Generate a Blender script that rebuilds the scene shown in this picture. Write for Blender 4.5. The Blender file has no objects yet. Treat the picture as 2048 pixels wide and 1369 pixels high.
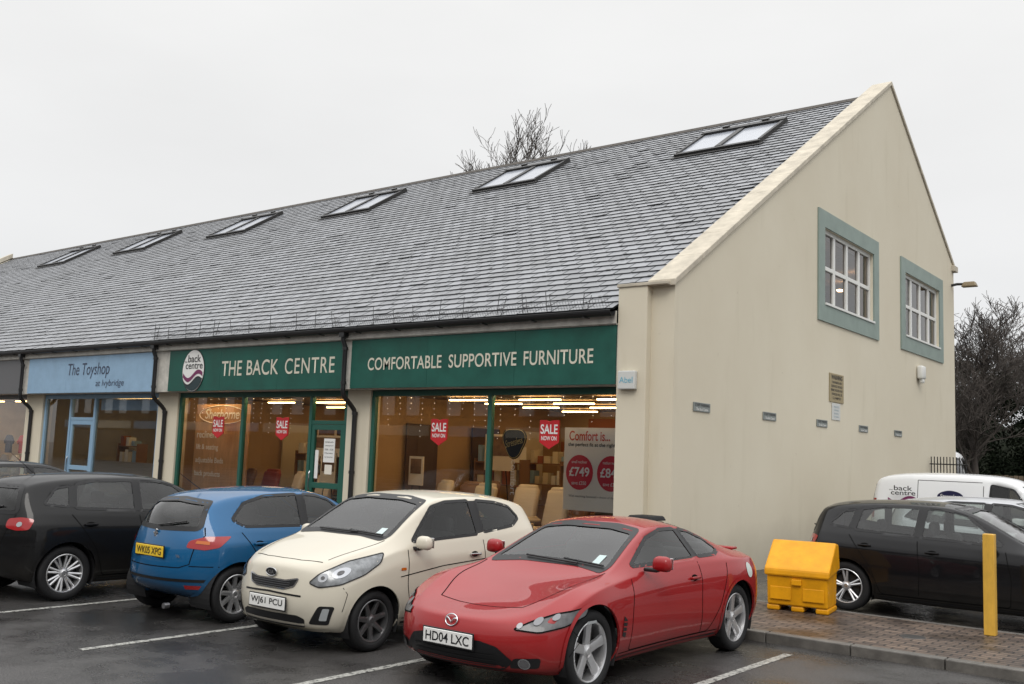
import bpy,bmesh,math,random
import numpy as np
from mathutils import Vector,Matrix
from mathutils.bvhtree import BVHTree
random.seed(7)
scene=bpy.context.scene
COL=scene.collection
# ---------------------------------------------------------------- materials
def nt(name):
    m=bpy.data.materials.new(name); m.use_nodes=True
    n=m.node_tree; b=n.nodes['Principled BSDF']; return m,n,b
def M(name,col,rough=.5,metal=0,coat=0,var=0,vscale=3,bump=0,bscale=60,spec=.5,emit=None,es=0,stretch=(1,1,1),rvar=0,dark=.5):
    if name in bpy.data.materials: return bpy.data.materials[name]
    m,n,b=nt(name)
    b.inputs['Roughness'].default_value=rough
    b.inputs['Metallic'].default_value=metal
    b.inputs['Coat Weight'].default_value=coat
    b.inputs['Coat Roughness'].default_value=.04
    b.inputs['Specular IOR Level'].default_value=spec
    c=(*col,1); b.inputs['Base Color'].default_value=c
    tc=n.nodes.new('ShaderNodeTexCoord'); mp=n.nodes.new('ShaderNodeMapping')
    mp.inputs['Scale'].default_value=stretch
    n.links.new(tc.outputs['Object'],mp.inputs['Vector'])
    if var>0 or rvar>0:
        no=n.nodes.new('ShaderNodeTexNoise'); no.inputs['Scale'].default_value=vscale; no.inputs['Detail'].default_value=7
        no.inputs['Roughness'].default_value=.65
        n.links.new(mp.outputs['Vector'],no.inputs['Vector'])
        if var>0:
            r=n.nodes.new('ShaderNodeValToRGB')
            r.color_ramp.elements[0].position=.3; r.color_ramp.elements[1].position=.7
            r.color_ramp.elements[0].color=(*[x*(1-var*dark*2) for x in col],1)
            r.color_ramp.elements[1].color=(*[min(1,x*(1+var*.5)) for x in col],1)
            n.links.new(no.outputs['Fac'],r.inputs['Fac']); n.links.new(r.outputs['Color'],b.inputs['Base Color'])
        if rvar>0:
            mr=n.nodes.new('ShaderNodeMapRange'); mr.inputs['From Min'].default_value=.35; mr.inputs['From Max'].default_value=.65
            mr.inputs['To Min'].default_value=max(.03,rough-rvar); mr.inputs['To Max'].default_value=min(1,rough+rvar)
            n.links.new(no.outputs['Fac'],mr.inputs['Value']); n.links.new(mr.outputs['Result'],b.inputs['Roughness'])
    if bump>0:
        n2=n.nodes.new('ShaderNodeTexNoise'); n2.inputs['Scale'].default_value=bscale; n2.inputs['Detail'].default_value=4
        n.links.new(mp.outputs['Vector'],n2.inputs['Vector'])
        bp=n.nodes.new('ShaderNodeBump'); bp.inputs['Strength'].default_value=bump; bp.inputs['Distance'].default_value=.01
        n.links.new(n2.outputs['Fac'],bp.inputs['Height']); n.links.new(bp.outputs['Normal'],b.inputs['Normal'])
    if emit:
        b.inputs['Emission Color'].default_value=(*emit,1); b.inputs['Emission Strength'].default_value=es
    return m
def glassmat(name,tint,rough=.0,boost=1.0):
    m=bpy.data.materials.new(name); m.use_nodes=True; n=m.node_tree; n.nodes.clear()
    o=n.nodes.new('ShaderNodeOutputMaterial'); mx=n.nodes.new('ShaderNodeMixShader')
    t=n.nodes.new('ShaderNodeBsdfTransparent'); g=n.nodes.new('ShaderNodeBsdfGlossy'); f=n.nodes.new('ShaderNodeFresnel')
    f.inputs['IOR'].default_value=1.5; g.inputs['Roughness'].default_value=rough; t.inputs['Color'].default_value=(*tint,1)
    mm=n.nodes.new('ShaderNodeMath'); mm.operation='MULTIPLY'; mm.inputs[1].default_value=boost; mm.use_clamp=True
    n.links.new(f.outputs[0],mm.inputs[0]); n.links.new(mm.outputs[0],mx.inputs[0])
    n.links.new(t.outputs[0],mx.inputs[1]); n.links.new(g.outputs[0],mx.inputs[2]); n.links.new(mx.outputs[0],o.inputs[0])
    return m
def paint(name,col,metal=.0,rough=.5,spec=.25,coat=.8):
    m,n,b=nt(name)
    b.inputs['Base Color'].default_value=(*col,1); b.inputs['Metallic'].default_value=metal
    b.inputs['Roughness'].default_value=rough; b.inputs['Coat Weight'].default_value=coat; b.inputs['Coat Roughness'].default_value=.02
    b.inputs['Coat IOR'].default_value=1.42
    b.inputs['Specular IOR Level'].default_value=spec
    tc=n.nodes.new('ShaderNodeTexCoord')
    vo=n.nodes.new('ShaderNodeTexVoronoi'); vo.inputs['Scale'].default_value=50
    mr=n.nodes.new('ShaderNodeMapRange'); mr.inputs['From Min'].default_value=.0; mr.inputs['From Max'].default_value=.24
    mr.inputs['To Min'].default_value=1; mr.inputs['To Max'].default_value=0
    bp=n.nodes.new('ShaderNodeBump'); bp.inputs['Strength'].default_value=.10; bp.inputs['Distance'].default_value=.003
    n.links.new(tc.outputs['Object'],vo.inputs['Vector']); n.links.new(vo.outputs['Distance'],mr.inputs['Value'])
    n.links.new(mr.outputs['Result'],bp.inputs['Height']); n.links.new(bp.outputs['Normal'],b.inputs['Coat Normal'])
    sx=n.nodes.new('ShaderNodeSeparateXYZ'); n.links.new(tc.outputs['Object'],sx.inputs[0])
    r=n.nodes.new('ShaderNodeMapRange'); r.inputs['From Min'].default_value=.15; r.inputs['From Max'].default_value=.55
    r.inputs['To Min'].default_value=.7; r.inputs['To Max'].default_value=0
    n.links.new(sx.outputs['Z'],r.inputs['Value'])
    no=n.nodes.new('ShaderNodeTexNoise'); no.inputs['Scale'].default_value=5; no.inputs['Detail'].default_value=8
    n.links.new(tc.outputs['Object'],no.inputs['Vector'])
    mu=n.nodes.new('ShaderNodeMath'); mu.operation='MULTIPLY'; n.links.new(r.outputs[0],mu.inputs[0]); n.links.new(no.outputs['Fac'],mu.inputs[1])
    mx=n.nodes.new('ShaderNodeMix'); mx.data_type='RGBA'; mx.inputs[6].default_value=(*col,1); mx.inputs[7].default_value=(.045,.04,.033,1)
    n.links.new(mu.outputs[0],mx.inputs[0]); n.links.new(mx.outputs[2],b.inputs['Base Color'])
    return m
BLACK=M('black_plastic',(.010,.010,.011),.4,spec=.35)
RUBBER=M('rubber',(.014,.014,.015),.75,bump=.3,bscale=80,spec=.3)
DARK=M('dark_trim',(.014,.014,.015),.7,spec=.3)
LINER=M('cabin_liner',(.07,.07,.068),.9,spec=.2)
SEAM=M('seam',(.004,.004,.004),.9,spec=.1)
CHROME=M('chrome',(.6,.6,.61),.15,1)
REFL=M('reflector_metal',(.36,.37,.39),.22,1)
REFLD=M('reflector_dim',(.20,.20,.21),.3,.8)
ALLOY=M('alloy',(.62,.62,.63),.32,.85)
ALLOYD=M('alloy_dark',(.22,.22,.225),.35,.85)
REDL=M('red_lens',(.30,.006,.008),.1,coat=.6)
ORL=M('amber_lens',(.5,.12,.015),.12,coat=.6)
CLEAR=M('clear_lens',(.34,.36,.37),.15,.2,coat=.5)
LAMPD=M('lamp_inner',(.22,.23,.24),.25,.4,coat=.4,var=.5,vscale=14)
LAMPR=M('lamp_inner_dark',(.08,.08,.085),.35,.0,coat=.25,var=.6,vscale=16)
WHITE=M('white_paint',(.75,.75,.73),.5)
PLW=M('plate_white',(.72,.72,.70),.35)
PLY=M('plate_yellow',(.75,.5,.03),.35)
INK=M('ink',(.01,.01,.012),.5)
SEAT=M('seat_cloth',(.055,.055,.06),.85)
CGLASS=glassmat('car_glass',(.62,.66,.64),boost=1.5)
SGLASS=glassmat('shop_glass',(.90,.91,.91),boost=1.9)
WGLASS=glassmat('window_glass',(.55,.54,.52),boost=1.4)
DARKW=M('brake_dark',(.03,.03,.03),.5,.5)
# ---------------------------------------------------------------- mesh helpers
def mk(name,me,parent=None,mat=None):
    o=bpy.data.objects.new(name,me); COL.objects.link(o)
    if parent: o.parent=parent
    if mat is not None and me is not None:
        me.materials.clear()
        for q in (mat if isinstance(mat,(list,tuple)) else [mat]): me.materials.append(q)
    return o
def empty(name,loc=(0,0,0),rz=0,label=None,cat=None,group=None,parent=None):
    o=bpy.data.objects.new(name,None); COL.objects.link(o); o.location=loc; o.rotation_euler=(0,0,rz); o.empty_display_size=.3
    if parent: o.parent=parent
    tag(o,label,cat,group); return o
def tag(o,label=None,cat=None,group=None,kind=None):
    if label:o['label']=label
    if cat:o['category']=cat
    if group:o['group']=group
    if kind:o['kind']=kind
    return o
class MB:
    def __init__(s): s.v=[]; s.f=[]
    def add(s,vs,fs):
        k=len(s.v); s.v+= [tuple(v) for v in vs]; s.f+=[tuple(i+k for i in f) for f in fs]; return s
    def box(s,x0,x1,y0,y1,z0,z1):
        return s.add([(x0,y0,z0),(x1,y0,z0),(x1,y1,z0),(x0,y1,z0),(x0,y0,z1),(x1,y0,z1),(x1,y1,z1),(x0,y1,z1)],
          [(0,3,2,1),(4,5,6,7),(0,1,5,4),(1,2,6,5),(2,3,7,6),(3,0,4,7)])
    def quad(s,a,b,c,d): return s.add([a,b,c,d],[(0,1,2,3)])
    def rbox(s,c,d,r=.02,seg=2,rot=None,taper=1):
        bm=bmesh.new(); bmesh.ops.create_cube(bm,size=1)
        for v in bm.verts:
            v.co=Vector((v.co.x*d[0],v.co.y*d[1],v.co.z*d[2]))
            if v.co.z>0: v.co.x*=taper; v.co.y*=taper
        if r>0: bmesh.ops.bevel(bm,geom=bm.edges[:],offset=min(r,min(d)*.45),segments=seg,profile=.5,affect='EDGES')
        vs=[]
        for v in bm.verts:
            p=v.co.copy()
            if rot is not None: p=rot@p
            vs.append(p+Vector(c))
        bm.verts.index_update()
        fs=[[v.index for v in f.verts] for f in bm.faces]; bm.free(); return s.add(vs,fs)
    def tube(s,pts,rad,n=6,cap=True,closed=False):
        pts=[Vector(p) for p in pts]; N=len(pts)
        rads=rad if isinstance(rad,(list,tuple)) else [rad]*N
        k=len(s.v); up=None
        for i,p in enumerate(pts):
            if closed: d=pts[(i+1)%N]-pts[i-1]
            else: d=pts[min(i+1,N-1)]-pts[max(i-1,0)]
            if d.length<1e-9: d=Vector((0,0,1))
            d.normalize()
            if up is None:
                a=Vector((0,0,1)) if abs(d.z)<.9 else Vector((1,0,0)); up=(a-d*a.dot(d)).normalized()
            else:
                up=(up-d*up.dot(d))
                up=up.normalized() if up.length>1e-6 else d.orthogonal().normalized()
            w=d.cross(up)
            for j in range(n):
                t=2*math.pi*j/n; s.v.append(tuple(p+(up*math.cos(t)+w*math.sin(t))*rads[i]))
        for i in range(N if closed else N-1):
            a=k+i*n; b=k+((i+1)%N)*n
            for j in range(n): s.f.append((a+j,a+(j+1)%n,b+(j+1)%n,b+j))
        if cap and not closed:
            s.f.append(tuple(k+j for j in range(n))[::-1]); s.f.append(tuple(k+(N-1)*n+j for j in range(n)))
        return s
    def lathe(s,prof,n=32,c=(0,0,0),axis='y',closed=False):
        k=len(s.v); P=len(prof)
        for i in range(n):
            t=2*math.pi*i/n
            for r,h in prof:
                if axis=='y': s.v.append((c[0]+r*math.cos(t),c[1]+h,c[2]+r*math.sin(t)))
                else: s.v.append((c[0]+r*math.cos(t),c[1]+r*math.sin(t),c[2]+h))
        for i in range(n):
            a=k+i*P; b=k+((i+1)%n)*P
            for j in range(P if closed else P-1): s.f.append((a+j,a+(j+1)%P,b+(j+1)%P,b+j))
        return s
    def obj(s,name,mat,parent=None,smooth=False,bevel=0,recalc=True,auto=None):
        me=bpy.data.meshes.new(name); me.from_pydata(s.v,[],s.f)
        if recalc:
            bm=bmesh.new(); bm.from_mesh(me); bmesh.ops.recalc_face_normals(bm,faces=bm.faces); bm.to_mesh(me); bm.free()
        if smooth: me.polygons.foreach_set('use_smooth',[True]*len(me.polygons))
        o=mk(name,me,parent,mat)
        if bevel>0:
            b=o.modifiers.new('bevel','BEVEL'); b.width=bevel; b.segments=2; b.limit_method='ANGLE'
        if auto: 
            try: me.set_sharp_from_angle(angle=math.radians(auto))
            except Exception: pass
        return o
def text(s,w,h,mat,c,ux,uy,parent=None,name='lettering',ext=.004,bold=0,shear=0,align='C',sp=1.0):
    cu=bpy.data.curves.new('t','FONT'); cu.body=s; cu.extrude=0; cu.offset=bold; cu.shear=shear; cu.align_x='CENTER'; cu.space_character=sp
    o=bpy.data.objects.new('t',cu); COL.objects.link(o)
    dg=bpy.context.evaluated_depsgraph_get(); dg.update()
    me=bpy.data.meshes.new_from_object(o.evaluated_get(dg)); bpy.data.objects.remove(o)
    vs=np.array([v.co[:] for v in me.vertices]); 
    mn=vs.min(0); mx=vs.max(0); sc=(h/(mx[1]-mn[1])); sx=sc if w is None else w/(mx[0]-mn[0])
    ux=Vector(ux); uy=Vector(uy); nn=ux.cross(uy); c=Vector(c)
    for v in me.vertices:
        x=(v.co.x-(mn[0]+mx[0])/2)*sx
        if align=='L': x=(v.co.x-mn[0])*sx
        y=(v.co.y-(mn[1]+mx[1])/2)*sc
        v.co=c+ux*x+uy*y+nn*ext
    me.update(); me.name=name
    return mk(name,me,parent,mat)
def pip(px,pz,poly):
    inside=np.zeros(len(px),bool); n=len(poly)
    for i in range(n):
        x0,y0=poly[i]; x1,y1=poly[(i+1)%n]
        if y0==y1: continue
        c=((y0>pz)!=(y1>pz)) & (px<(x1-x0)*(pz-y0)/(y1-y0)+x0)
        inside^=c
    return inside
def fillet(p,r,closed=True,k=4):
    p=[Vector(a) for a in p]; n=len(p); out=[]
    for i in range(n):
        if not closed and i in(0,n-1): out.append(p[i]); continue
        a=p[i-1]; b=p[i]; c=p[(i+1)%n]
        d0=min(r,(a-b).length*.45); d1=min(r,(c-b).length*.45)
        s=b+(a-b).normalized()*d0; e=b+(c-b).normalized()*d1
        for j in range(k+1):
            t=j/k; out.append(s*(1-t)**2+b*2*t*(1-t)+e*t*t)
    return out
# ---------------------------------------------------------------- cars
class Car:
    def __init__(s,spec,parent,paintm,level=3):
        s.sp=spec; s.par=parent; s.paint=paintm; s.L=spec['L']; s.hw=spec['hw']
        vs=[];fs=[];rings=[]; jm={}
        S=spec['st']; n=len(S)
        for i,(sx,zb,hw,by,bz,ry,rz,zc) in enumerate(S):
            hw*=1.012
            hp=[(0,zb),(.5*hw,zb),(.88*hw,zb+.01),(.975*hw,zb+.16*(bz-zb)),(hw,zb+.48*(bz-zb)),(by+(hw-by)*.8,zb+.82*(bz-zb)),(by,bz),(ry,rz),(.58*ry,zc-(zc-rz)*.25),(0,zc)]
            adv=0
            if i==0: adv=-spec['fadv']
            if i==n-1: adv=spec['radv']
            ad=[1,.75,.1,0,0,0,0,.25,.8,1]
            ring={}
            for j,(y,z) in enumerate(hp):
                xx=s.L/2-(sx+adv*ad[j])
                ring[(j,1)]=len(vs); jm[len(vs)]=(i,j); vs.append((xx,y,z))
                if j in(0,9): ring[(j,-1)]=ring[(j,1)]
                else:
                    ring[(j,-1)]=len(vs); jm[len(vs)]=(i,j); vs.append((xx,-y,z))
            rings.append(ring)
        for i in range(n-1):
            a=rings[i];b=rings[i+1]
            for sg in(1,-1):
                for j in range(9):
                    q=(a[(j,sg)],b[(j,sg)],b[(j+1,sg)],a[(j+1,sg)])
                    fs.append(q if sg==1 else q[::-1])
        for ring,cap,st,end in((rings[0],spec['fcap'],S[0],0),(rings[-1],spec['rcap'],S[-1],1)):
            grid={}
            for r in range(6):
                for c in(-2,-1,0,1,2):
                    sg=1 if c>=0 else -1
                    if abs(c)==2: grid[(r,c)]=ring[(2+r,sg)]
                    elif r==0: grid[(r,c)]=ring[(1 if c else 0,sg)]
                    elif r==5: grid[(r,c)]=ring[(8 if c else 9,sg)]
                    else:
                        cs,cz=cap[r-1]; ey=vs[ring[(2+r,1)]][1]
                        ss=cs+(st[0]-cs)*.17*abs(c)
                        grid[(r,c)]=len(vs); vs.append((s.L/2-ss,c*ey*.56,cz))
            for r in range(5):
                for c in(-2,-1,0,1):
                    q=(grid[(r,c)],grid[(r,c+1)],grid[(r+1,c+1)],grid[(r+1,c)])
                    fs.append(q if end==0 else q[::-1])
        me=bpy.data.meshes.new('c'); me.from_pydata(vs,[],fs)
        bm=bmesh.new(); bm.from_mesh(me); bmesh.ops.recalc_face_normals(bm,faces=bm.faces)
        cl=bm.edges.layers.float.get('crease_edge') or bm.edges.layers.float.new('crease_edge')
        cj=spec.get('cr',{2:.5,5:.4,6:.5,7:.45})
        for e in bm.edges:
            a=jm.get(e.verts[0].index); b=jm.get(e.verts[1].index)
            if a and b and a[1]==b[1] and a[0]!=b[0] and a[1] in cj: e[cl]=cj[a[1]]
        bm.to_mesh(me); bm.free()
        o=bpy.data.objects.new('c',me); COL.objects.link(o); md=o.modifiers.new('s','SUBSURF'); md.levels=level; md.render_levels=level
        dg=bpy.context.evaluated_depsgraph_get(); dg.update(); m2=o.evaluated_get(dg).to_mesh()
        V=np.zeros(len(m2.vertices)*3); m2.vertices.foreach_get('co',V); s.V=V.reshape(-1,3)
        F=np.zeros(len(m2.loops),int); m2.loops.foreach_get('vertex_index',F); s.F=F.reshape(-1,4)
        bpy.data.objects.remove(o)
        s.bvh=BVHTree.FromPolygons(s.V.tolist(),s.F.tolist())
        s.keep=np.ones(len(s.F),bool)
        a=s.V[s.F]; s.C=a.mean(1); nn=np.cross(a[:,2]-a[:,0],a[:,3]-a[:,1]); s.N=nn/np.maximum(1e-12,np.linalg.norm(nn,axis=1))[:,None]
    def P(s,q): return Vector((s.L/2-q[0],q[1],q[2]))
    def basis(s,az):
        a=math.radians(az); return Vector((math.cos(a),math.sin(a),0)),Vector((-math.sin(a),math.cos(a),0))
    def flat(s,pts,az):
        n,h=s.basis(az); return [(s.P(p).dot(h),p[2]) for p in pts]
    def proj(s,h,z,az,off):
        if az=='top':
            hit=s.bvh.ray_cast(Vector((h,z,4)),Vector((0,0,-1)))
        else:
            n,hx=s.basis(az); o=n*6+hx*h+Vector((0,0,z)); hit=s.bvh.ray_cast(o,-n)
        if hit[0] is None:
            q=(Vector((h,z,1)) if az=='top' else n*(s.hw if abs(az)>60 and abs(az)<120 else s.L/2)+hx*h+Vector((0,0,z)))
            hit=s.bvh.find_nearest(q)
            return hit[0]+hit[1]*off
        return hit[0]+hit[1]*off
    def cut(s,poly,az,circ=False,ymin=0,depth=None):
        n,h=s.basis(az); hv=np.array(h); nv=np.array(n)
        ph=s.C@hv; pz=s.C[:,2]
        m=pip(ph,pz,poly)
        if circ: m&=(s.C@nv)>ymin
        else: m&=(s.N@nv)>.12
        s.keep&=~m
        rv=np.unique(s.F[m]); kv=np.unique(s.F[s.keep]); bd=np.intersect1d(rv,kv)
        A=np.array(poly); B=np.roll(A,-1,0)
        for i in bd:
            p=np.array([s.V[i]@hv,s.V[i][2]]); d=B-A; t=np.clip(((p-A)*d).sum(1)/np.maximum(1e-12,(d*d).sum(1)),0,1)
            q=A+d*t[:,None]; dd=np.linalg.norm(q-p,axis=1); k=dd.argmin()
            if dd[k]<.07:
                s.V[i]=s.V[i]+hv*(q[k][0]-p[0])+np.array([0,0,q[k][1]-p[1]])
    def flp(s,pts,az,rnd,flatpts,closed=True):
        if flatpts is not None: return flatpts
        fl=[(s.P(p).x,s.P(p).y) for p in pts] if az=='top' else s.flat(pts,az)
        return [tuple(v) for v in fillet(fl,rnd,closed)] if rnd else fl
    def panel(s,pts,az,mat,name,off=.004,rnd=.025,step=.045,parent=None,flatpts=None):
        fl=s.flp(pts,az,rnd,flatpts)
        bm=bmesh.new(); vv=[bm.verts.new((a,b,0)) for a,b in fl]; bm.faces.new(vv)
        xs=[a for a,b in fl]; ys=[b for a,b in fl]
        for lo,hi,ax in((min(xs),max(xs),Vector((1,0,0))),(min(ys),max(ys),Vector((0,1,0)))):
            k=max(1,int((hi-lo)/step)); 
            for i in range(1,k):
                c=lo+(hi-lo)*i/k
                bmesh.ops.bisect_plane(bm,geom=bm.verts[:]+bm.edges[:]+bm.faces[:],plane_co=ax*c,plane_no=ax)
        n=Vector((0,0,1)) if az=='top' else s.basis(az)[0]
        for v in bm.verts: v.co=s.proj(v.co.x,v.co.y,az,off)
        bm.normal_update()
        fl=[f for f in bm.faces if f.normal.dot(n)<0]
        if fl: bmesh.ops.reverse_faces(bm,faces=fl)
        me=bpy.data.meshes.new(name); bm.to_mesh(me); bm.free()
        me.polygons.foreach_set('use_smooth',[True]*len(me.polygons))
        return mk(name,me,parent or s.par,mat)
    def ribbon(s,pts,az,width,mat,name,off=.003,closed=False,rnd=0,mb=None,step=.04,flatpts=None,parent=None):
        fl=s.flp(pts,az,rnd,flatpts,closed)
        P=[Vector(p) for p in fl]; D=[]
        m=len(P)
        for i in range(m if closed else m-1):
            a=P[i];b=P[(i+1)%m]; k=max(1,int((b-a).length/step))
            for j in range(k): D.append(a.lerp(b,j/k))
        if not closed: D.append(P[-1])
        N=len(D); vs=[]
        for i in range(N):
            d=(D[(i+1)%N]-D[i-1]) if closed else (D[min(i+1,N-1)]-D[max(i-1,0)])
            if d.length<1e-9: d=Vector((1,0))
            d.normalize(); q=Vector((-d.y,d.x))*width/2
            for u in(D[i]+q,D[i]-q): vs.append(s.proj(u.x,u.y,az,off))
        fs=[]
        for i in range(N if closed else N-1):
            j=(i+1)%N; fs.append((2*i,2*i+1,2*j+1,2*j))
        n=Vector((0,0,1)) if az=='top' else s.basis(az)[0]
        if fs:
            a,b,c,d=[vs[t] for t in fs[0]]
            if (b-a).cross(d-a).dot(n)<0: fs=[f[::-1] for f in fs]
        if mb is not None: mb.add(vs,fs); return None
        m_=MB(); m_.add(vs,fs); return m_.obj(name,mat,parent or s.par,smooth=True,recalc=False)
    def window(s,pts,az,name,rnd=.05,border=.032,frame=BLACK):
        fl=[tuple(v) for v in fillet(s.flat(pts,az),rnd)]
        s.cut(fl,az)
        w=s.panel(None,az,CGLASS,name,off=-.002,flatpts=fl,step=.08)
        s.ribbon(None,az,border,frame,'window_seal',off=.003,closed=True,flatpts=fl,parent=w)
    def finish(s):
        R=s.sp['r']+.045
        for ax in s.sp['ax']:
            for sg in(1,-1):
                cx=s.L/2-ax; az=90*sg; n,h=s.basis(az)
                zc=s.sp['r']+.005
                poly=[(Vector((cx+R*math.cos(t),0,0)).dot(h),zc+R*math.sin(t)) for t in [2*math.pi*k/56 for k in range(56)]]
                s.cut(poly,az,circ=True,ymin=.42)
                arc=[(Vector((cx+(R+.012)*math.cos(t),0,0)).dot(h),zc+(R+.012)*math.sin(t)) for t in [math.radians(-12+204*k/40) for k in range(41)]]
                s.ribbon(None,az,.03,s.paint,'wheel_arch',off=.008,flatpts=arc)
                mb=MB(); ps=[(cx+R*math.cos(math.radians(-25+230*k/24)),zc+R*math.sin(math.radians(-25+230*k/24))) for k in range(25)]
                y0=.42*sg; y1=(s.hw-.035)*sg
                vs=[];fs=[]
                for k,(x,z) in enumerate(ps): vs+=[(x,y0,z),(x,y1,z)]
                for k in range(24): fs.append((2*k,2*k+1,2*k+3,2*k+2))
                vs.append((cx,y0,zc)); c=len(vs)-1
                for k in range(24): fs.append((2*k,2*k+2,c))
                mb.add(vs,fs); mb.obj('wheel_well',DARK,s.par,smooth=False)
        F=s.F[s.keep]; u=np.unique(F); mp=np.zeros(len(s.V),int); mp[u]=np.arange(len(u))
        me=bpy.data.meshes.new('body'); me.from_pydata(s.V[u].tolist(),[],mp[F].tolist())
        me.polygons.foreach_set('use_smooth',[True]*len(me.polygons))
        b=mk('body',me,s.par,[s.paint,LINER])
        sd=b.modifiers.new('sol','SOLIDIFY'); sd.thickness=.018; sd.offset=-1; sd.material_offset=1
        return b
    def details(s,seats=True):
        sp=s.sp; fs=sp['seat']
        for y in(.36,-.36):
            mb=MB(); x=s.L/2-fs
            mb.rbox((x+.15,y,.42),(.5,.48,.16),.05)
            mb.rbox((x-.18,y,.75),(.14,.46,.62),.06,rot=Matrix.Rotation(math.radians(-14),3,'Y'))
            mb.rbox((x-.30,y,sp['head']),(.09,.27,.17),.04)
            mb.obj('seat',SEAT,s.par,smooth=True,auto=50)
        mb=MB(); x=s.L/2-fs-.95
        mb.rbox((x+.1,0,.45),(.45,1.1,.18),.05); mb.rbox((x-.15,0,.75),(.14,1.15,.5),.06,rot=Matrix.Rotation(math.radians(-16),3,'Y'))
        for y in(.36,-.36): mb.rbox((x-.26,y,sp['head']-.03),(.08,.24,.15),.04)
        mb.obj('rear_seat',SEAT,s.par,smooth=True,auto=50)
        mb=MB(); x=s.L/2-sp['dash']
        mb.rbox((x,0,sp['dashz']),(.5,s.hw*1.55,.28),.07); 
        c=Vector((x-.36,-.36,sp['dashz']+.02)); rr=Matrix.Rotation(math.radians(65),3,'Y')
        mb.tube([c+rr@Vector((.18*math.cos(t),.18*math.sin(t),0)) for t in [2*math.pi*k/24 for k in range(24)]],.014,6,closed=True)
        mb.tube([c+rr@Vector((-.17,0,0)),c+rr@Vector((.17,0,0))],.015,4); mb.tube([c,c+Vector((.2,0,-.06))],.03,6)
        mb.obj('dashboard',DARK,s.par,smooth=True,auto=50)
        MB().rbox((x-.42,0,sp['roofz']-.13),(.02,.24,.06),.01).obj('rear_view_mirror',BLACK,s.par)
        mx,mz=sp['mir']
        for sg in(1,-1):
            mb=MB(); x=s.L/2-mx; y=sg*(s.hw+.05)
            mb.rbox((x,y+sg*.02,mz),(.12,.19,.135),.05,3,taper=.88)
            o=mb.obj('door_mirror',s.paint,s.par,smooth=True)
            MB().rbox((x+.01,sg*(s.hw-.03),mz-.06),(.07,.14,.035),.012).obj('mirror_arm',BLACK,o)
            MB().rbox((x-.062,y+sg*.02,mz),(.008,.15,.1),.003,1).obj('mirror_glass',CHROME,o)
        for sg in(1,-1):
            for ln in sp['seams']: s.ribbon([(a,0,b) for a,b in ln],90*sg,.010,SEAM,'door_gap',off=.0015,rnd=.05)
            for pl in sp.get('pil',[]): s.panel([(a,0,b) for a,b in pl],90*sg,BLACK,'door_pillar',.002,rnd=0)
            for hx,hz in sp['hand']:
                p=s.proj(*s.flat([(hx,0,hz)],90*sg)[0],90*sg,.0)
                mb=MB(); mb.rbox((p.x,p.y+sg*.02,p.z),(.17,.022,.026),.01,2)
                for q in(-.07,.07): mb.rbox((p.x+q,p.y+sg*.008,p.z),(.025,.03,.02),.005,1)
                mb.obj('door_handle',sp.get('hmat') or s.paint,s.par,smooth=True,auto=40)
                s.panel([(hx+.06*math.cos(t),0,hz+.03*math.sin(t)) for t in [2*math.pi*k/12 for k in range(12)]],90*sg,SEAM,'handle_recess',.0015,rnd=0)
            a0=sp['ax'][0]+sp['r']+.09; a1=sp['ax'][1]-sp['r']-.09; z=sp['st'][5][1]
            s.ribbon([(a0,0,z+.03),(a1,0,z+.03)],90*sg,.07,BLACK,'sill_trim',off=.003)
            s.ribbon([(a0,0,z+.095),(a1,0,z+.095)],90*sg,.008,SEAM,'sill_gap',off=.0015)
    def wheels(s,n=5,style='single',mat=ALLOY,rr=None,rot0=0.1):
        r=s.sp['r']; rr=rr or r*.66; w=.205
        t=MB().lathe([(rr,-w/2+.015),(rr+.02,-w/2+.002),(r-.035,-w/2),(r-.012,-w/2+.012),(r-.002,-w/2+.03),(r,-w/2+.05),(r,w/2-.05),(r-.002,w/2-.03),(r-.012,w/2-.012),(r-.035,w/2),(rr+.02,w/2-.002),(rr,w/2-.015)],48,closed=True)
        me_t=t.obj('tyre',RUBBER,None,smooth=True); 
        g=MB(); yo=w/2-.018
        g.lathe([(rr+.004,yo),(rr-.006,yo+.006),(rr-.016,yo+.002),(rr-.022,yo-.03),(rr-.03,-w/2+.03)],48)
        g.lathe([(.0001,yo-.012),(.028,yo-.014),(.034,yo-.02),(.06,yo-.026),(.066,yo-.06)],24)
        for k in range(n):
            a0=2*math.pi*k/n+rot0
            for da in ((0,) if style!='double' else (-.14,.14)):
                w0,w1=(.028,.022) if style=='single' else (.017,.013)
                if style=='wide': w0,w1=.036,.045
                ca,sa=math.cos(a0+da),math.sin(a0+da); cb,sb=math.cos(a0+da*.75),math.sin(a0+da*.75)
                r0=.045; r1=rr-.012; vs=[]
                for rad,c_,s_,hwid,yy,th in((r0,cb,sb,w0,yo-.024,.035),((r0+r1)/2,ca,sa,(w0+w1)*.44,yo-.016,.03),(r1,ca,sa,w1,yo-.008,.03)):
                    px,pz=c_*rad,s_*rad; qx,qz=-s_*hwid,c_*hwid
                    vs+=[(px-qx,yy-.007,pz-qz),(px,yy,pz),(px+qx,yy-.007,pz+qz),(px+qx*1.1,yy-th,pz+qz*1.1),(px-qx*1.1,yy-th,pz-qz*1.1)]
                f=[]
                for b in(0,5):
                    for j in range(5): f.append((b+j,b+(j+1)%5,b+5+(j+1)%5,b+5+j))
                g.add(vs,f)
        me_r=g.obj('rim',mat,None,smooth=True,auto=35)
        h=MB().lathe([(.0001,yo-.075),(rr*.72,yo-.075),(rr*.74,yo-.085),(rr*.95,yo-.12),(rr*.97,-w/2+.03),(.0001,-w/2+.02)],32)
        me_h=h.obj('wheel',DARKW,None)
        first=True
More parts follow.
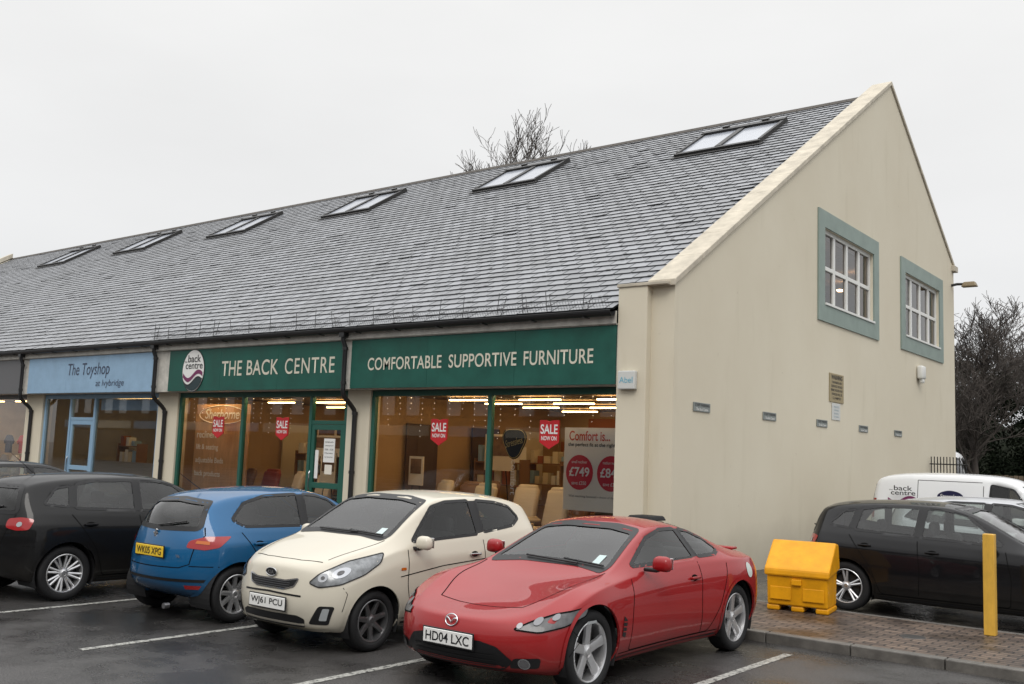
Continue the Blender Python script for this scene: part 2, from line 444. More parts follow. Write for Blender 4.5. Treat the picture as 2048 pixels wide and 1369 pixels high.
        for ax in s.sp['ax']:
            for sg in(1,-1):
                loc=(s.L/2-ax,sg*(s.hw-.03-w/2),r); rz=0 if sg==1 else math.pi
                if first: wh,ty,ri=me_h,me_t,me_r; first=False
                else:
                    wh=me_h.copy();COL.objects.link(wh); ty=me_t.copy();COL.objects.link(ty); ri=me_r.copy();COL.objects.link(ri)
                wh.parent=s.par; wh.location=loc; wh.rotation_euler=(0,0,rz); ty.parent=wh; ri.parent=wh
    def plate(s,txt,end,z,mat,y=0,tilt=0):
        az=0 if end=='f' else 180; sg=1 if end=='f' else -1
        p=s.proj(s.basis(az)[1].y*y,z,az,0); x=p.x+sg*.012
        pl=MB().rbox((x,y,z),(.012,.52,.113),.004,1).obj('number_plate',mat,s.par)
        MB().rbox((x-sg*.005,y,z),(.010,.545,.135),.004,1).obj('plate_holder',BLACK,s.par)
        text(txt,.46,.074,INK,(x+sg*.0065,y,z),(0,sg,0),(0,0,1),pl,ext=.002,bold=.012)
        return pl
KIA=dict(L=3.595,hw=.797,r=.285,ax=(.68,3.065),fadv=.15,radv=.07,seat=1.75,head=1.12,dash=1.12,dashz=.86,roofz=1.44,mir=(1.22,1.0),
 st=[(.22,.2,.71,.68,.68,.54,.80,.82),(.42,.18,.765,.74,.76,.61,.89,.91),(.68,.18,.797,.77,.85,.64,.955,.985),(.88,.18,.797,.765,.91,.65,1.0,1.03),(1.05,.18,.797,.76,.94,.64,1.10,1.14),(1.5,.18,.797,.755,.965,.60,1.375,1.43),(1.8,.18,.797,.755,.98,.58,1.42,1.475),(2.3,.18,.797,.755,1.0,.575,1.425,1.48),(2.85,.18,.795,.745,1.04,.56,1.39,1.45),(3.15,.2,.785,.72,1.07,.54,1.34,1.41),(3.36,.25,.74,.66,1.06,.49,1.28,1.35)],
 fcap=[(.03,.33),(0,.45),(.025,.62),(.055,.74)],rcap=[(3.55,.4),(3.595,.55),(3.57,.88),(3.53,1.06)],
 seams=[[(1.10,.93),(1.08,.6),(1.16,.27),(2.1,.27),(2.28,.55),(2.27,.98)],[(.98,.68),(1.6,.75),(2.6,.80),(3.2,.84)]],hand=[(2.1,.84)],hmat=CHROME,pil=[[(2.20,1.045),(2.19,1.385),(2.31,1.385),(2.30,1.06)]])
RX=dict(L=4.43,hw=.885,r=.335,ax=(.83,3.53),fadv=.22,radv=.12,seat=2.3,head=1.02,dash=1.65,dashz=.80,roofz=1.30,mir=(1.78,.99),
 cr={2:.5,5:.3,6:.5,7:.65},
 st=[(.30,.19,.80,.77,.57,.60,.62,.615),(.52,.17,.865,.835,.69,.655,.735,.665),(.83,.17,.915,.87,.82,.715,.86,.75),(1.2,.17,.88,.82,.85,.69,.88,.825),(1.45,.17,.86,.80,.87,.675,.955,.965),(2.05,.17,.85,.79,.90,.56,1.235,1.285),(2.4,.17,.85,.79,.915,.53,1.285,1.34),(2.85,.17,.865,.80,.925,.52,1.26,1.325),(3.25,.17,.895,.825,.935,.55,1.16,1.22),(3.6,.18,.91,.84,.925,.61,1.03,1.08),(3.95,.2,.88,.80,.92,.63,.965,.99),(4.2,.26,.80,.73,.90,.58,.95,.965)],
 fcap=[(.06,.28),(0,.39),(.02,.50),(.06,.57)],rcap=[(4.36,.4),(4.43,.56),(4.42,.78),(4.38,.90)],
 seams=[[(1.5,.86),(1.45,.6),(1.42,.27),(2.9,.27),(3.10,.5),(3.3,.9)],[(2.77,.94),(2.74,.6),(2.76,.28)]],hand=[(2.62,.80)],pil=[[(2.74,.98),(2.71,1.24),(2.81,1.235),(2.84,.985)]])
P206=dict(L=3.835,hw=.826,r=.30,ax=(.76,3.2),fadv=.2,radv=.08,seat=1.95,head=1.08,dash=1.3,dashz=.84,roofz=1.38,mir=(1.5,.98),
 st=[(.25,.2,.72,.68,.60,.55,.68,.70),(.45,.18,.80,.78,.70,.62,.80,.82),(.77,.17,.825,.79,.80,.64,.87,.90),(1.05,.17,.825,.78,.87,.66,.93,.95),(1.25,.17,.825,.775,.89,.65,1.03,1.06),(1.75,.17,.825,.765,.92,.575,1.32,1.38),(2.1,.17,.825,.765,.935,.56,1.37,1.425),(2.6,.17,.825,.765,.95,.555,1.365,1.42),(3.1,.18,.825,.755,.965,.54,1.33,1.385),(3.33,.2,.82,.73,.97,.52,1.27,1.33),(3.5,.25,.77,.67,.95,.48,1.16,1.22)],
 fcap=[(.05,.3),(0,.42),(.03,.55),(.06,.62)],rcap=[(3.80,.36),(3.835,.52),(3.785,.79),(3.71,.95)],
 seams=[[(1.35,.9),(1.28,.6),(1.3,.27),(2.7,.27),(2.9,.6),(3.16,.95)],[(2.26,.95),(2.24,.6),(2.26,.3)]],hand=[(2.12,.8),(2.95,.83)],pil=[[(2.22,1.0),(2.20,1.345),(2.28,1.345),(2.31,1.0)]])
GOLF=dict(L=4.2,hw=.88,r=.32,ax=(.88,3.46),fadv=.22,radv=.08,seat=2.15,head=1.13,dash=1.45,dashz=.88,roofz=1.44,mir=(1.66,1.02),
 st=[(.28,.2,.77,.74,.62,.6,.70,.72),(.5,.17,.85,.83,.73,.66,.82,.84),(.88,.17,.88,.85,.84,.68,.91,.94),(1.2,.17,.88,.84,.91,.70,.97,.995),(1.42,.17,.88,.835,.93,.69,1.08,1.11),(1.95,.17,.88,.825,.955,.61,1.38,1.43),(2.35,.17,.88,.825,.965,.59,1.43,1.485),(2.9,.17,.88,.825,.98,.585,1.43,1.485),(3.4,.18,.88,.815,1.0,.575,1.40,1.46),(3.74,.2,.87,.79,1.02,.56,1.36,1.42),(3.92,.25,.83,.74,1.0,.52,1.27,1.34)],
 fcap=[(.05,.32),(0,.44),(.03,.58),(.06,.65)],rcap=[(4.15,.38),(4.2,.56),(4.17,.84),(4.10,1.0)],
 seams=[[(1.5,.93),(1.43,.6),(1.45,.27),(3.0,.27),(3.12,.6),(3.42,1.0)],[(2.54,.98),(2.5,.6),(2.52,.3)]],hand=[(2.35,.85),(3.2,.88)],pil=[[(2.50,1.03),(2.47,1.395),(2.55,1.395),(2.58,1.035)],[(3.36,1.08),(3.31,1.335),(3.38,1.315),(3.43,1.09)]])
VAN=dict(L=4.2,hw=.83,r=.31,ax=(.85,3.5),fadv=.15,radv=.05,seat=1.8,head=1.25,dash=1.15,dashz=.95,roofz=1.72,mir=(1.35,1.15),
 st=[(.25,.22,.74,.7,.7,.58,.80,.82),(.5,.2,.81,.79,.82,.65,.95,.97),(.85,.18,.83,.8,.95,.68,1.06,1.08),(1.05,.18,.83,.8,1.02,.68,1.2,1.23),(1.5,.18,.83,.8,1.05,.67,1.65,1.70),(1.9,.18,.83,.8,1.08,.68,1.75,1.80),(2.6,.18,.83,.81,1.1,.69,1.77,1.82),(3.5,.18,.83,.81,1.1,.68,1.75,1.80),(3.85,.2,.82,.79,1.1,.66,1.69,1.74),(4.0,.25,.80,.77,1.1,.62,1.60,1.65)],
 fcap=[(.05,.35),(0,.48),(.03,.62),(.06,.72)],rcap=[(4.17,.4),(4.2,.6),(4.18,.9),(4.14,1.2)],
 seams=[[(1.2,1.02),(1.15,.6),(1.2,.3)],[(2.1,1.6),(2.12,.3)],[(2.12,1.66),(3.2,1.66)],[(3.2,1.66),(3.2,.3)]],hand=[(1.95,.95)])
def circ(s_,y,z,rad,n=20,ry=None):
    ry=ry or rad
    return [(s_,y+rad*math.cos(2*math.pi*k/n),z+ry*math.sin(2*math.pi*k/n)) for k in range(n)]
def wiper(c,a,b,az,par):
    pts=[c.proj(*(Vector(c.flat([a],az)[0]).lerp(Vector(c.flat([b],az)[0]),k/6)),az,.018) for k in range(7)]
    MB().tube(pts,.009,5).obj('wiper',BLACK,par)
def golf_win(c,z=0):
    for sg in(1,-1):
        c.window([(1.54,0,1.0),(1.98,0,1.335),(2.2,0,1.385),(2.47,0,1.395),(2.5,0,1.03)],90*sg,'side_window',.035)
        c.window([(2.58,0,1.035),(2.55,0,1.395),(3.05,0,1.39),(3.3,0,1.345),(3.36,0,1.07)],90*sg,'side_window',.035)
        c.window([(3.43,0,1.085),(3.38,0,1.325),(3.55,0,1.295),(3.72,0,1.12)],90*sg,'side_window',.035,border=.025)
    c.window([(1.4,-.64,1.03),(1.4,.64,1.03),(1.9,.54,1.39),(1.9,0,1.42),(1.9,-.54,1.39)],0,'windscreen',.06,.05)
    c.window([(4,-.60,1.02),(4,.60,1.02),(3.8,.48,1.31),(3.8,-.48,1.31)],180,'rear_window',.06,.045)
def red_coupe():
    e=empty('parked_car',(2.27,-7.68+4.43/2,0),-math.pi/2,'red wet sports coupe parked nose out beside the kerb','car','cars parked in the bays')
    pm=paint('red_paint',(.27,.004,.006)); c=Car(RX,e,pm,4)
    for sg in(1,-1):
        c.window([(1.62,0,.955),(2.08,0,1.175),(2.4,0,1.24),(2.71,0,1.24),(2.75,0,.975)],90*sg,'side_window',.035,.03)
        c.window([(2.83,0,.98),(2.80,0,1.235),(3.0,0,1.205),(3.24,0,1.12),(3.34,0,1.02),(3.18,0,.985)],90*sg,'side_window',.04,.03)
        HL=[(.32,.42*sg,.545),(.38,.56*sg,.605),(.5,.71*sg,.66),(.76,.85*sg,.71),(.72,.86*sg,.645),(.5,.81*sg,.575),(.36,.65*sg,.53)]
        hl=c.panel(HL,38*sg,LAMPR,'headlight',.005,.03)
        c.ribbon(HL,38*sg,.010,SEAM,'lamp_rim',.007,True,.03,parent=hl)
        for (yy,zz,rr_) in((.58,.572,.020),(.685,.608,.028),(.78,.64,.022)):
            c.panel(circ(.4,yy*sg,zz,rr_),0,REFLD,'reflector',.010,0,parent=hl)
        c.panel([(.3,.52*sg,.25),(.3,.72*sg,.26),(.3,.74*sg,.34),(.3,.56*sg,.33)],0,BLACK,'air_intake',.004)
        f=c.panel(circ(.3,.63*sg,.295,.032),0,REFLD,'fog_lamp',.012,0)
        c.ribbon(circ(.3,.63*sg,.295,.036),0,.010,REFL,'lamp_rim',.014,True,parent=f)
        c.panel([(.68,.8*sg,.575),(.80,.8*sg,.578),(.80,.8*sg,.60),(.68,.8*sg,.597)],90*sg,CLEAR,'side_marker',.008,.01)
        c.panel([(1.25,0,.42),(1.31,0,.40),(1.34,0,.54),(1.28,0,.58)],90*sg,BLACK,'wing_vent',.005,.01)
        for k in range(3): c.ribbon([(1.25,0,.455+.04*k),(1.34,0,.445+.04*k)],90*sg,.010,c.paint,'vent_bar',.012)
        c.panel([(4.2,.5*sg,.74),(4.2,.72*sg,.76),(4.2,.74*sg,.86),(4.2,.5*sg,.86)],180,REDL,'tail_light',.006)
        c.ribbon([(.42,.44*sg,0),(.8,.60*sg,0),(1.3,.66*sg,0)],'top',.010,SEAM,'bonnet_gap',.0015,rnd=.2)
        c.ribbon([(.52,.0,.54),(.62,0,.46),(.50,0,.34)],90*sg,.006,SEAM,'bumper_gap',.0015)
    c.panel([(3.78+.075*math.cos(t),0,.80+.075*math.sin(t)) for t in [2*math.pi*k/20 for k in range(20)]],90,M('sticker',(.5,.55,.52),.4),'fuel_flap',.004,0)
    c.ribbon([(.42,-.44,0),(.38,-.2,0),(.37,0,0),(.38,.2,0),(.42,.44,0)],'top',.010,SEAM,'bonnet_gap',.0015)
    c.window([(1.4,-.63,.925),(1.4,-.3,.955),(1.4,.3,.955),(1.4,.63,.925),(2,.51,1.225),(2,.25,1.262),(2,-.25,1.262),(2,-.51,1.225)],0,'windscreen',.05,.045)
    c.window([(3.6,-.52,1.02),(3.6,.52,1.02),(3,.42,1.25),(3,-.42,1.25)],180,'rear_window',.05,.04)
    c.panel([(0,-.46,.225),(0,.46,.225),(0,.56,.30),(0,.44,.41),(0,.30,.44),(0,-.30,.44),(0,-.44,.41),(0,-.56,.30)],0,BLACK,'grille',.004)
    for z in(.26,.30,.34): c.ribbon([(0,-.42,z),(0,.42,z)],0,.008,DARK,'grille_bar',.01)
    c.finish(); c.details()
    c.wheels(5,'wide',ALLOY,.245,.3)
    c.plate('HD04 LXC','f',.425,PLW)
    p=c.proj(0,.558,0,.012); mb=MB()
    mb.tube([(p.x-.012*math.sin(t),p.y+.062*math.cos(t),p.z+.045*math.sin(t)) for t in [2*math.pi*k/24 for k in range(24)]],.006,6,closed=True)
    mb.tube([(p.x,.058,p.z+.018),(p.x+.003,.03,p.z+.014),(p.x+.003,0,p.z-.016),(p.x+.003,-.03,p.z+.014),(p.x,-.058,p.z+.018)],.006,6)
    mb.obj('emblem',M('emblem_silver',(.7,.7,.72),.25,1),e,smooth=True)
    wiper(c,(1.4,-.30,.965),(1.4,.30,.945),0,e); wiper(c,(1.4,.12,.97),(1.4,.58,.945),0,e)
    MB().rbox((c.L/2-4.17,0,.975),(.13,1.05,.03),.012,3).obj('spoiler',c.paint,e,smooth=True,auto=40)
    c.panel([(1.6,.42,.965),(1.6,.50,.965),(1.6,.495,1.03),(1.6,.42,1.03)],0,M('disc',(.45,.55,.55),.5),'windscreen_sticker',.003,0)
red_coupe()
def cream_hatch():
    e=empty('parked_car',(-.02,-7.66+3.595/2,0),-math.pi/2,'small cream three-door hatchback parked nose out','car','cars parked in the bays')
    pm=paint('cream_paint',(.57,.53,.44)); c=Car(KIA,e,pm,4)
    for sg in(1,-1):
        c.window([(1.18,0,1.0),(1.56,0,1.33),(1.8,0,1.38),(2.18,0,1.39),(2.20,0,1.04)],90*sg,'side_window',.035,.03)
        c.window([(2.30,0,1.055),(2.31,0,1.39),(2.65,0,1.365),(2.90,0,1.315),(3.02,0,1.19),(2.85,0,1.11)],90*sg,'side_window',.04,.03)
        H=[(.18,.41*sg,.65),(.26,.47*sg,.735),(.45,.62*sg,.845),(.76,.76*sg,.915),(.70,.79*sg,.83),(.5,.78*sg,.725),(.32,.68*sg,.645),(.2,.52*sg,.615)]
        hl=c.panel(H,35*sg,LAMPD,'headlight',.005,.03)
        c.ribbon(H,35*sg,.010,BLACK,'lamp_rim',.007,True,.03,parent=hl)
        for (yy,zz,rr_) in((.57,.70,.038),(.67,.745,.046)):
            c.panel(circ(.4,yy*sg,zz,rr_),0,REFL,'reflector',.010,0,parent=hl)
            c.panel(circ(.4,yy*sg,zz,rr_*.4),0,LAMPR,'lamp_bulb',.015,0,parent=hl)
        c.panel([(.1,.47*sg,.28),(.1,.64*sg,.28),(.1,.69*sg,.45),(.1,.57*sg,.45),(.1,.52*sg,.36)],0,BLACK,'fog_lamp_pod',.004)
        c.panel([(.1,.57*sg,.32),(.1,.63*sg,.32),(.1,.655*sg,.43),(.1,.605*sg,.43)],0,CLEAR,'fog_lamp',.012,.012)
        c.ribbon([(.3,.50*sg,0),(.6,.58*sg,0),(.9,.63*sg,0)],'top',.009,SEAM,'bonnet_gap',.0015,rnd=.1)
        c.panel([(3.3,.62*sg,.80),(3.3,.72*sg,.80),(3.3,.66*sg,1.08),(3.3,.58*sg,1.08)],180,REDL,'tail_light',.006)
        c.panel([(.98,0,.74),(1.05,0,.74),(1.05,0,.765),(.98,0,.765)],90*sg,ORL,'side_marker',.005,.005)
        c.ribbon([(.30,.0,.62),(.34,0,.56),(.30,0,.40)],90*sg,.006,SEAM,'bumper_gap',.0015)
    c.ribbon([(.25,-.48,0),(.19,-.25,0),(.175,0,0),(.19,.25,0),(.25,.48,0)],'top',.009,SEAM,'bonnet_gap',.0015)
    c.window([(1,-.62,1.03),(1,-.3,1.06),(1,.3,1.06),(1,.62,1.03),(1.5,.535,1.37),(1.5,.25,1.41),(1.5,-.25,1.41),(1.5,-.535,1.37)],0,'windscreen',.05,.045)
    c.window([(3.4,-.5,1.1),(3.4,.5,1.1),(3.3,.44,1.31),(3.3,-.44,1.31)],180,'rear_window',.05,.04)
    G=[(0,-.35,.680),(0,-.2,.652),(0,0,.656),(0,.2,.652),(0,.35,.680),(0,.31,.605),(0,.20,.575),(0,-.20,.575),(0,-.31,.605)]
    g=c.panel(G,0,BLACK,'grille',.004,.02); c.ribbon(G,0,.013,CHROME,'grille_surround',.007,True,.02,parent=g)
    for k in range(3): c.ribbon([(0,-.26,.595+.019*k),(0,.26,.595+.019*k)],0,.004,REFLD,'grille_bar',.008)
    c.panel([(0,-.42,.24),(0,.42,.24),(0,.44,.32),(0,.36,.35),(0,-.36,.35),(0,-.44,.32)],0,BLACK,'lower_grille',.004,.02)
    c.ribbon([(0,-.62,.235),(0,-.3,.215),(0,.3,.215),(0,.62,.235)],0,.03,c.paint,'bumper_trim',.010)
    c.ribbon([(.1,-.40,.525),(.1,0,.54),(.1,.40,.525)],0,.016,BLACK,'intake_slot',.004)
    p=c.proj(0,.712,0,.012); em=MB().lathe([(.0001,.006),(.9,.004),(1,0)],28); 
    for i,v in enumerate(em.v): em.v[i]=(p.x+v[1],v[0]*.075,p.z+v[2]*.038)
    em=em.obj('emblem',INK,e)
    text('KIA',.085,.034,CHROME,(p.x+.008,0,p.z),(0,1,0),(0,0,1),em,ext=.004,bold=.01)
    MB().tube([(p.x+.006,.075*math.cos(t),p.z+.038*math.sin(t)) for t in [2*math.pi*k/28 for k in range(28)]],.005,6,closed=True).obj('emblem_ring',CHROME,em)
    c.finish(); c.details(); c.wheels(7,'single',ALLOYD,.20,.2)
    c.plate('WJ61 PCU','f',.44,PLW)
    wiper(c,(1,-.35,1.06),(1,.22,1.06),0,e); wiper(c,(1,.1,1.07),(1,.56,1.05),0,e)
    c.panel([(1.2,.44,1.06),(1.2,.52,1.06),(1.2,.515,1.12),(1.2,.44,1.12)],0,M('disc2',(.5,.6,.6),.5),'windscreen_sticker',.003,0)
cream_hatch()
def blue_hatch():
    e=empty('parked_car',(-2.12,-7.64+3.835/2,0),math.pi/2,'metallic blue hatchback parked nose in, yellow rear plate','car','cars parked in the bays')
    pm=paint('blue_paint',(.001,.085,.215),.3,coat=1); c=Car(P206,e,pm,4)
    for sg in(1,-1):
        c.window([(1.40,0,.98),(1.82,0,1.285),(2.0,0,1.335),(2.19,0,1.35),(2.22,0,1.0)],90*sg,'side_window',.035,.03)
        c.window([(2.31,0,1.0),(2.28,0,1.35),(2.75,0,1.33),(3.04,0,1.255),(3.24,0,1.08),(3.10,0,1.01)],90*sg,'side_window',.04,.03)
        c.panel([(3.32,.80*sg,.915),(3.6,.74*sg,.91),(3.73,.62*sg,.86),(3.74,.58*sg,.79),(3.6,.72*sg,.77),(3.46,.79*sg,.80)],(180-52)*sg,REDL,'tail_light',.006,.03)
        c.panel([(3.55,.74*sg,.86),(3.66,.66*sg,.865),(3.68,.66*sg,.835),(3.55,.74*sg,.825)],(180-52)*sg,ORL,'indicator_lens',.010,.01)
        c.panel([(.2,.42*sg,.60),(.45,.68*sg,.76),(.5,.76*sg,.68),(.3,.66*sg,.58)],35*sg,CLEAR,'headlight',.006)
        c.panel([(3.8,.5*sg,.36),(3.8,.66*sg,.36),(3.8,.66*sg,.40),(3.8,.5*sg,.40)],180,REDL,'rear_reflector',.005,.005)
    c.window([(1.3,-.6,.99),(1.3,.6,.99),(1.7,.51,1.32),(1.7,-.51,1.32)],0,'windscreen',.05,.045)
    c.window([(3.7,-.55,.985),(3.7,0,.97),(3.7,.55,.985),(3.4,.46,1.25),(3.4,0,1.28),(3.4,-.46,1.25)],180,'rear_window',.05,.05)
    for sg in(1,-1):
        c.ribbon([(3.4,.58*sg,1.0),(3.6,.62*sg,.92),(3.7,.57*sg,.80),(3.75,.55*sg,.62),(3.75,.45*sg,.58),(3.75,0,.575)],180,.010,SEAM,'hatch_gap',.0015)
        c.ribbon([(2.9+.65,0,.60),(3.65,0,.60)],90*sg,.009,SEAM,'bumper_gap',.0015)
        c.ribbon([(3.75,.55*sg,.60),(3.75,.78*sg,.60)],180,.009,SEAM,'bumper_gap',.0015)
    c.ribbon([(3.8,-.74,.45),(3.8,.74,.45)],180,.03,BLACK,'bumper_strip',.005)
    c.finish(); c.details(); c.wheels(9,'single',ALLOY,.21,.15)
    c.plate('WK05 XPG','r',.73,PLY)
    wiper(c,(3.6,0,.99),(3.5,-.38,1.05),180,e)
    p=c.proj(0,.905,180,.008)
    lion=[(-.02,-.03),(0,-.02),(.005,-.035),(.02,-.03),(.012,-.005),(.03,.0),(.02,.012),(.012,.012),(.022,.03),(.005,.04),(-.008,.035),(-.004,.015),(-.02,.005),(-.03,.012),(-.024,-.008),(-.01,-.008)]
    MB().add([(p.x-.006,-a*1.2,p.z+b*1.2) for a,b in lion]+[(p.x+.01,-a*1.2,p.z+b*1.2) for a,b in lion],[tuple(range(16))]+[(i,(i+1)%16,16+(i+1)%16,16+i) for i in range(16)]).obj('emblem',CHROME,e)
    p=c.proj(.42,.70,180,.006); text('206',.09,.03,CHROME,(p.x,-.42,.70),(0,-1,0),(0,0,1),e,ext=.004)
    MB().tube([(c.L/2-3.2,0,1.38),(c.L/2-3.55,0,1.60)],[.006,.002],5).obj('aerial',BLACK,e)
    MB().tube([(c.L/2-3.8,-.45,.2),(c.L/2-3.86,-.45,.2)],.03,10).obj('exhaust',ALLOYD,e)
blue_hatch()
def golf(loc,rz,label,pm,wm='double',wmat=ALLOY,level=3,n=5,group='cars parked in the bays',aer=False):
    e=empty('parked_car',loc,rz,label,'car',group); c=Car(GOLF,e,pm,level)
    golf_win(c)
    for sg in(1,-1):
        tl=c.panel([(3.88,.82*sg,.95),(4.02,.76*sg,.97),(4.12,.62*sg,.95),(4.13,.60*sg,.85),(4.08,.74*sg,.82),(3.96,.84*sg,.83)],(180-45)*sg,REDL,'tail_light',.006,.04)
        c.panel(circ(4.1,.68*sg,.89,.028),180,CLEAR,'reverse_lens',.011,0,parent=tl)
        c.panel([(.2,.45*sg,.60),(.45,.70*sg,.78),(.5,.80*sg,.70),(.3,.7*sg,.58)],35*sg,CLEAR,'headlight',.006)
        c.ribbon([(2.9+.95,0,.64),(3.95,0,.65)],90*sg,.009,SEAM,'bumper_gap',.0015)
    c.ribbon([(4.1,-.6,1.0),(4.1,-.56,.82),(4.1,-.5,.64),(4.1,.5,.64),(4.1,.56,.82),(4.1,.6,1.0)],180,.010,SEAM,'hatch_gap',.0015)
    c.finish(); c.details(); c.wheels(n,wm,wmat,.225,.25)
    wiper(c,(4.1,0,1.03),(4.0,-.4,1.08),180,e)
    if aer: MB().tube([(c.L/2-3.5,0,1.44),(c.L/2-3.85,0,1.72)],[.006,.002],5).obj('aerial',BLACK,e)
    return c,e
BK=paint('black_paint',(.004,.004,.005),spec=.1,coat=.7); BK2=paint('charcoal_paint',(.005,.005,.0055),spec=.1,coat=.6)
golf((-4.58,-8.38+2.1,0),math.pi/2,'black hatchback parked nose in with round red tail lights',BK2,'double',ALLOY,4,8,aer=True)
golf((-9.9,-5.0,0),math.pi/2,'dark hatchback parked nose in at the end of the row',BK2,level=3)
golf((2.20+2.1,.42,.02),0,'glossy black hatchback backed up beside the gable wall',BK,'double',ALLOY,4,5)
golf((2.40+2.1,3.1,.05),0,'silver hatchback backed up beside the gable wall',paint('silver_paint',(.45,.46,.48),.6),level=3)
VW=paint('van_white',(.72,.73,.74))
LOGOG=M('logo_purple',(.16,.02,.09),.5); LOGOD=M('logo_dark',(.012,.03,.035),.5)
def logo(cx,cy,cz,w,h,ux,par,disc=True):
    ux=Vector(ux); uz=Vector((0,0,1)); n=ux.cross(uz); c0=Vector((cx,cy,cz))
    if disc:
        k=48
        def ell(a,b,t0,t1,name,mat):
            MB().add([c0+ux*(a*math.cos(2*math.pi*i/k))+uz*(b*math.sin(2*math.pi*i/k))+n*t0 for i in range(k)]+[c0+ux*(a*math.cos(2*math.pi*i/k))+uz*(b*math.sin(2*math.pi*i/k))+n*t1 for i in range(k)],[tuple(range(k,2*k))]+[(i,(i+1)%k,k+(i+1)%k,k+i) for i in range(k)]).obj(name,mat,par)
        ell(w/2+.022,h/2+.022,0,.008,'logo_border',INK); ell(w/2,h/2,.008,.014,'logo_disc',WHITE)
        c0=c0+n*.015
    text('back',w*.60,h*.18,INK,c0+uz*h*.29+ux*w*.04,ux,uz,par,bold=.01)
    text('centre',w*.80,h*.14,INK,c0+uz*h*.11+ux*w*.04,ux,uz,par,bold=.01)
    text('the',w*.12,h*.055,INK,c0+uz*h*.22-ux*w*.36,ux,uz,par)
    def wave(t): return -.12-.10*math.sin((t+.44)*6.6)*(1-.3*t)
    L_=[(.0,.10,LOGOG,.002),(-.125,.03,INK,.003)]
    if disc: L_.append((None,None,LOGOD,.001))
    for off,th,mat,e2 in L_:
        vs=[];fs=[]
        for i in range(25):
            t=-.46+.92*i/24; lim=.49*math.sqrt(max(0,1-(t/.5)**2))
            if off is None: a,b=min(lim,wave(t)-.12),-lim
            else: a,b=wave(t)+off+th/2,wave(t)+off-th/2
            a=max(-lim,min(lim,a)); b=max(-lim,min(lim,b))
            vs+=[c0+n*(.004+e2)+ux*(w*t)+uz*(h*a),c0+n*(.004+e2)+ux*(w*t)+uz*(h*b)]
        for i in range(24): fs.append((2*i,2*i+1,2*i+3,2*i+2))
        MB().add(vs,fs).obj('logo_swoosh',mat,par)
def van(loc,rz,label,scale=1,logos=True):
    e=empty('parked_van',loc,rz,label,'van','vans behind the shops'); c=Car(VAN,e,VW,3)
    for sg in(1,-1):
        c.window([(1.28,0,1.08),(1.62,0,1.56),(1.98,0,1.63),(2.02,0,1.1)],90*sg,'side_window',.04,.03)
        c.panel([(4.00,.80*sg,.95),(4.12,.75*sg,.95),(4.12,.73*sg,1.30),(4.00,.78*sg,1.30)],135*sg,REDL,'tail_light',.006,.02)
        c.panel([(.2,.45*sg,.66),(.45,.70*sg,.86),(.5,.78*sg,.78),(.3,.7*sg,.64)],35*sg,CLEAR,'headlight',.006)
    c.window([(1.1,-.62,1.12),(1.1,.62,1.12),(1.6,.58,1.6),(1.6,-.58,1.6)],0,'windscreen',.05,.045)
    c.window([(4.1,-.58,1.15),(4.1,-.05,1.15),(4.1,-.05,1.54),(4.1,-.54,1.54)],180,'rear_window',.05,.04)
    c.window([(4.1,.58,1.15),(4.1,.05,1.15),(4.1,.05,1.54),(4.1,.54,1.54)],180,'rear_window',.05,.04)
    c.finish(); c.details(); c.wheels(6,'single',ALLOYD,.19)
    if logos:
        y=-(c.hw+.012)+.005
        logo(c.L/2-3.45,y,1.36,.54,.50,(1,0,0),e,False)
        k=24
        MB().add([(c.L/2-2.62+.22*math.cos(2*math.pi*i/k)*(1-.12*math.sin(2*math.pi*i/k)),y-.006,1.40+.10*math.sin(2*math.pi*i/k)) for i in range(k)],[tuple(range(k))]).obj('badge',M('navy',(.01,.010,.05),.4),e,recalc=False)
        text('Stressless',.34,.07,WHITE,(c.L/2-2.62,y-.010,1.40),(1,0,0),(0,0,1),e,shear=.2)
    e.scale=(scale,)*3
    return c,e
van((1.15+2.15,6.5,0),0,'white delivery van lettered for the furniture shop',1.04)
van((3.0+2.1,11.7,0),0,'plain white van parked beyond the others',1.0,False)
c,e=van((-3.3,19.4,0),math.pi,'tall grey-white van behind the building',1.5,False)
text('stock',.24,.11,INK,(-1.95,.865,1.32),(-1,0,0),(0,0,1),e,ext=.002)
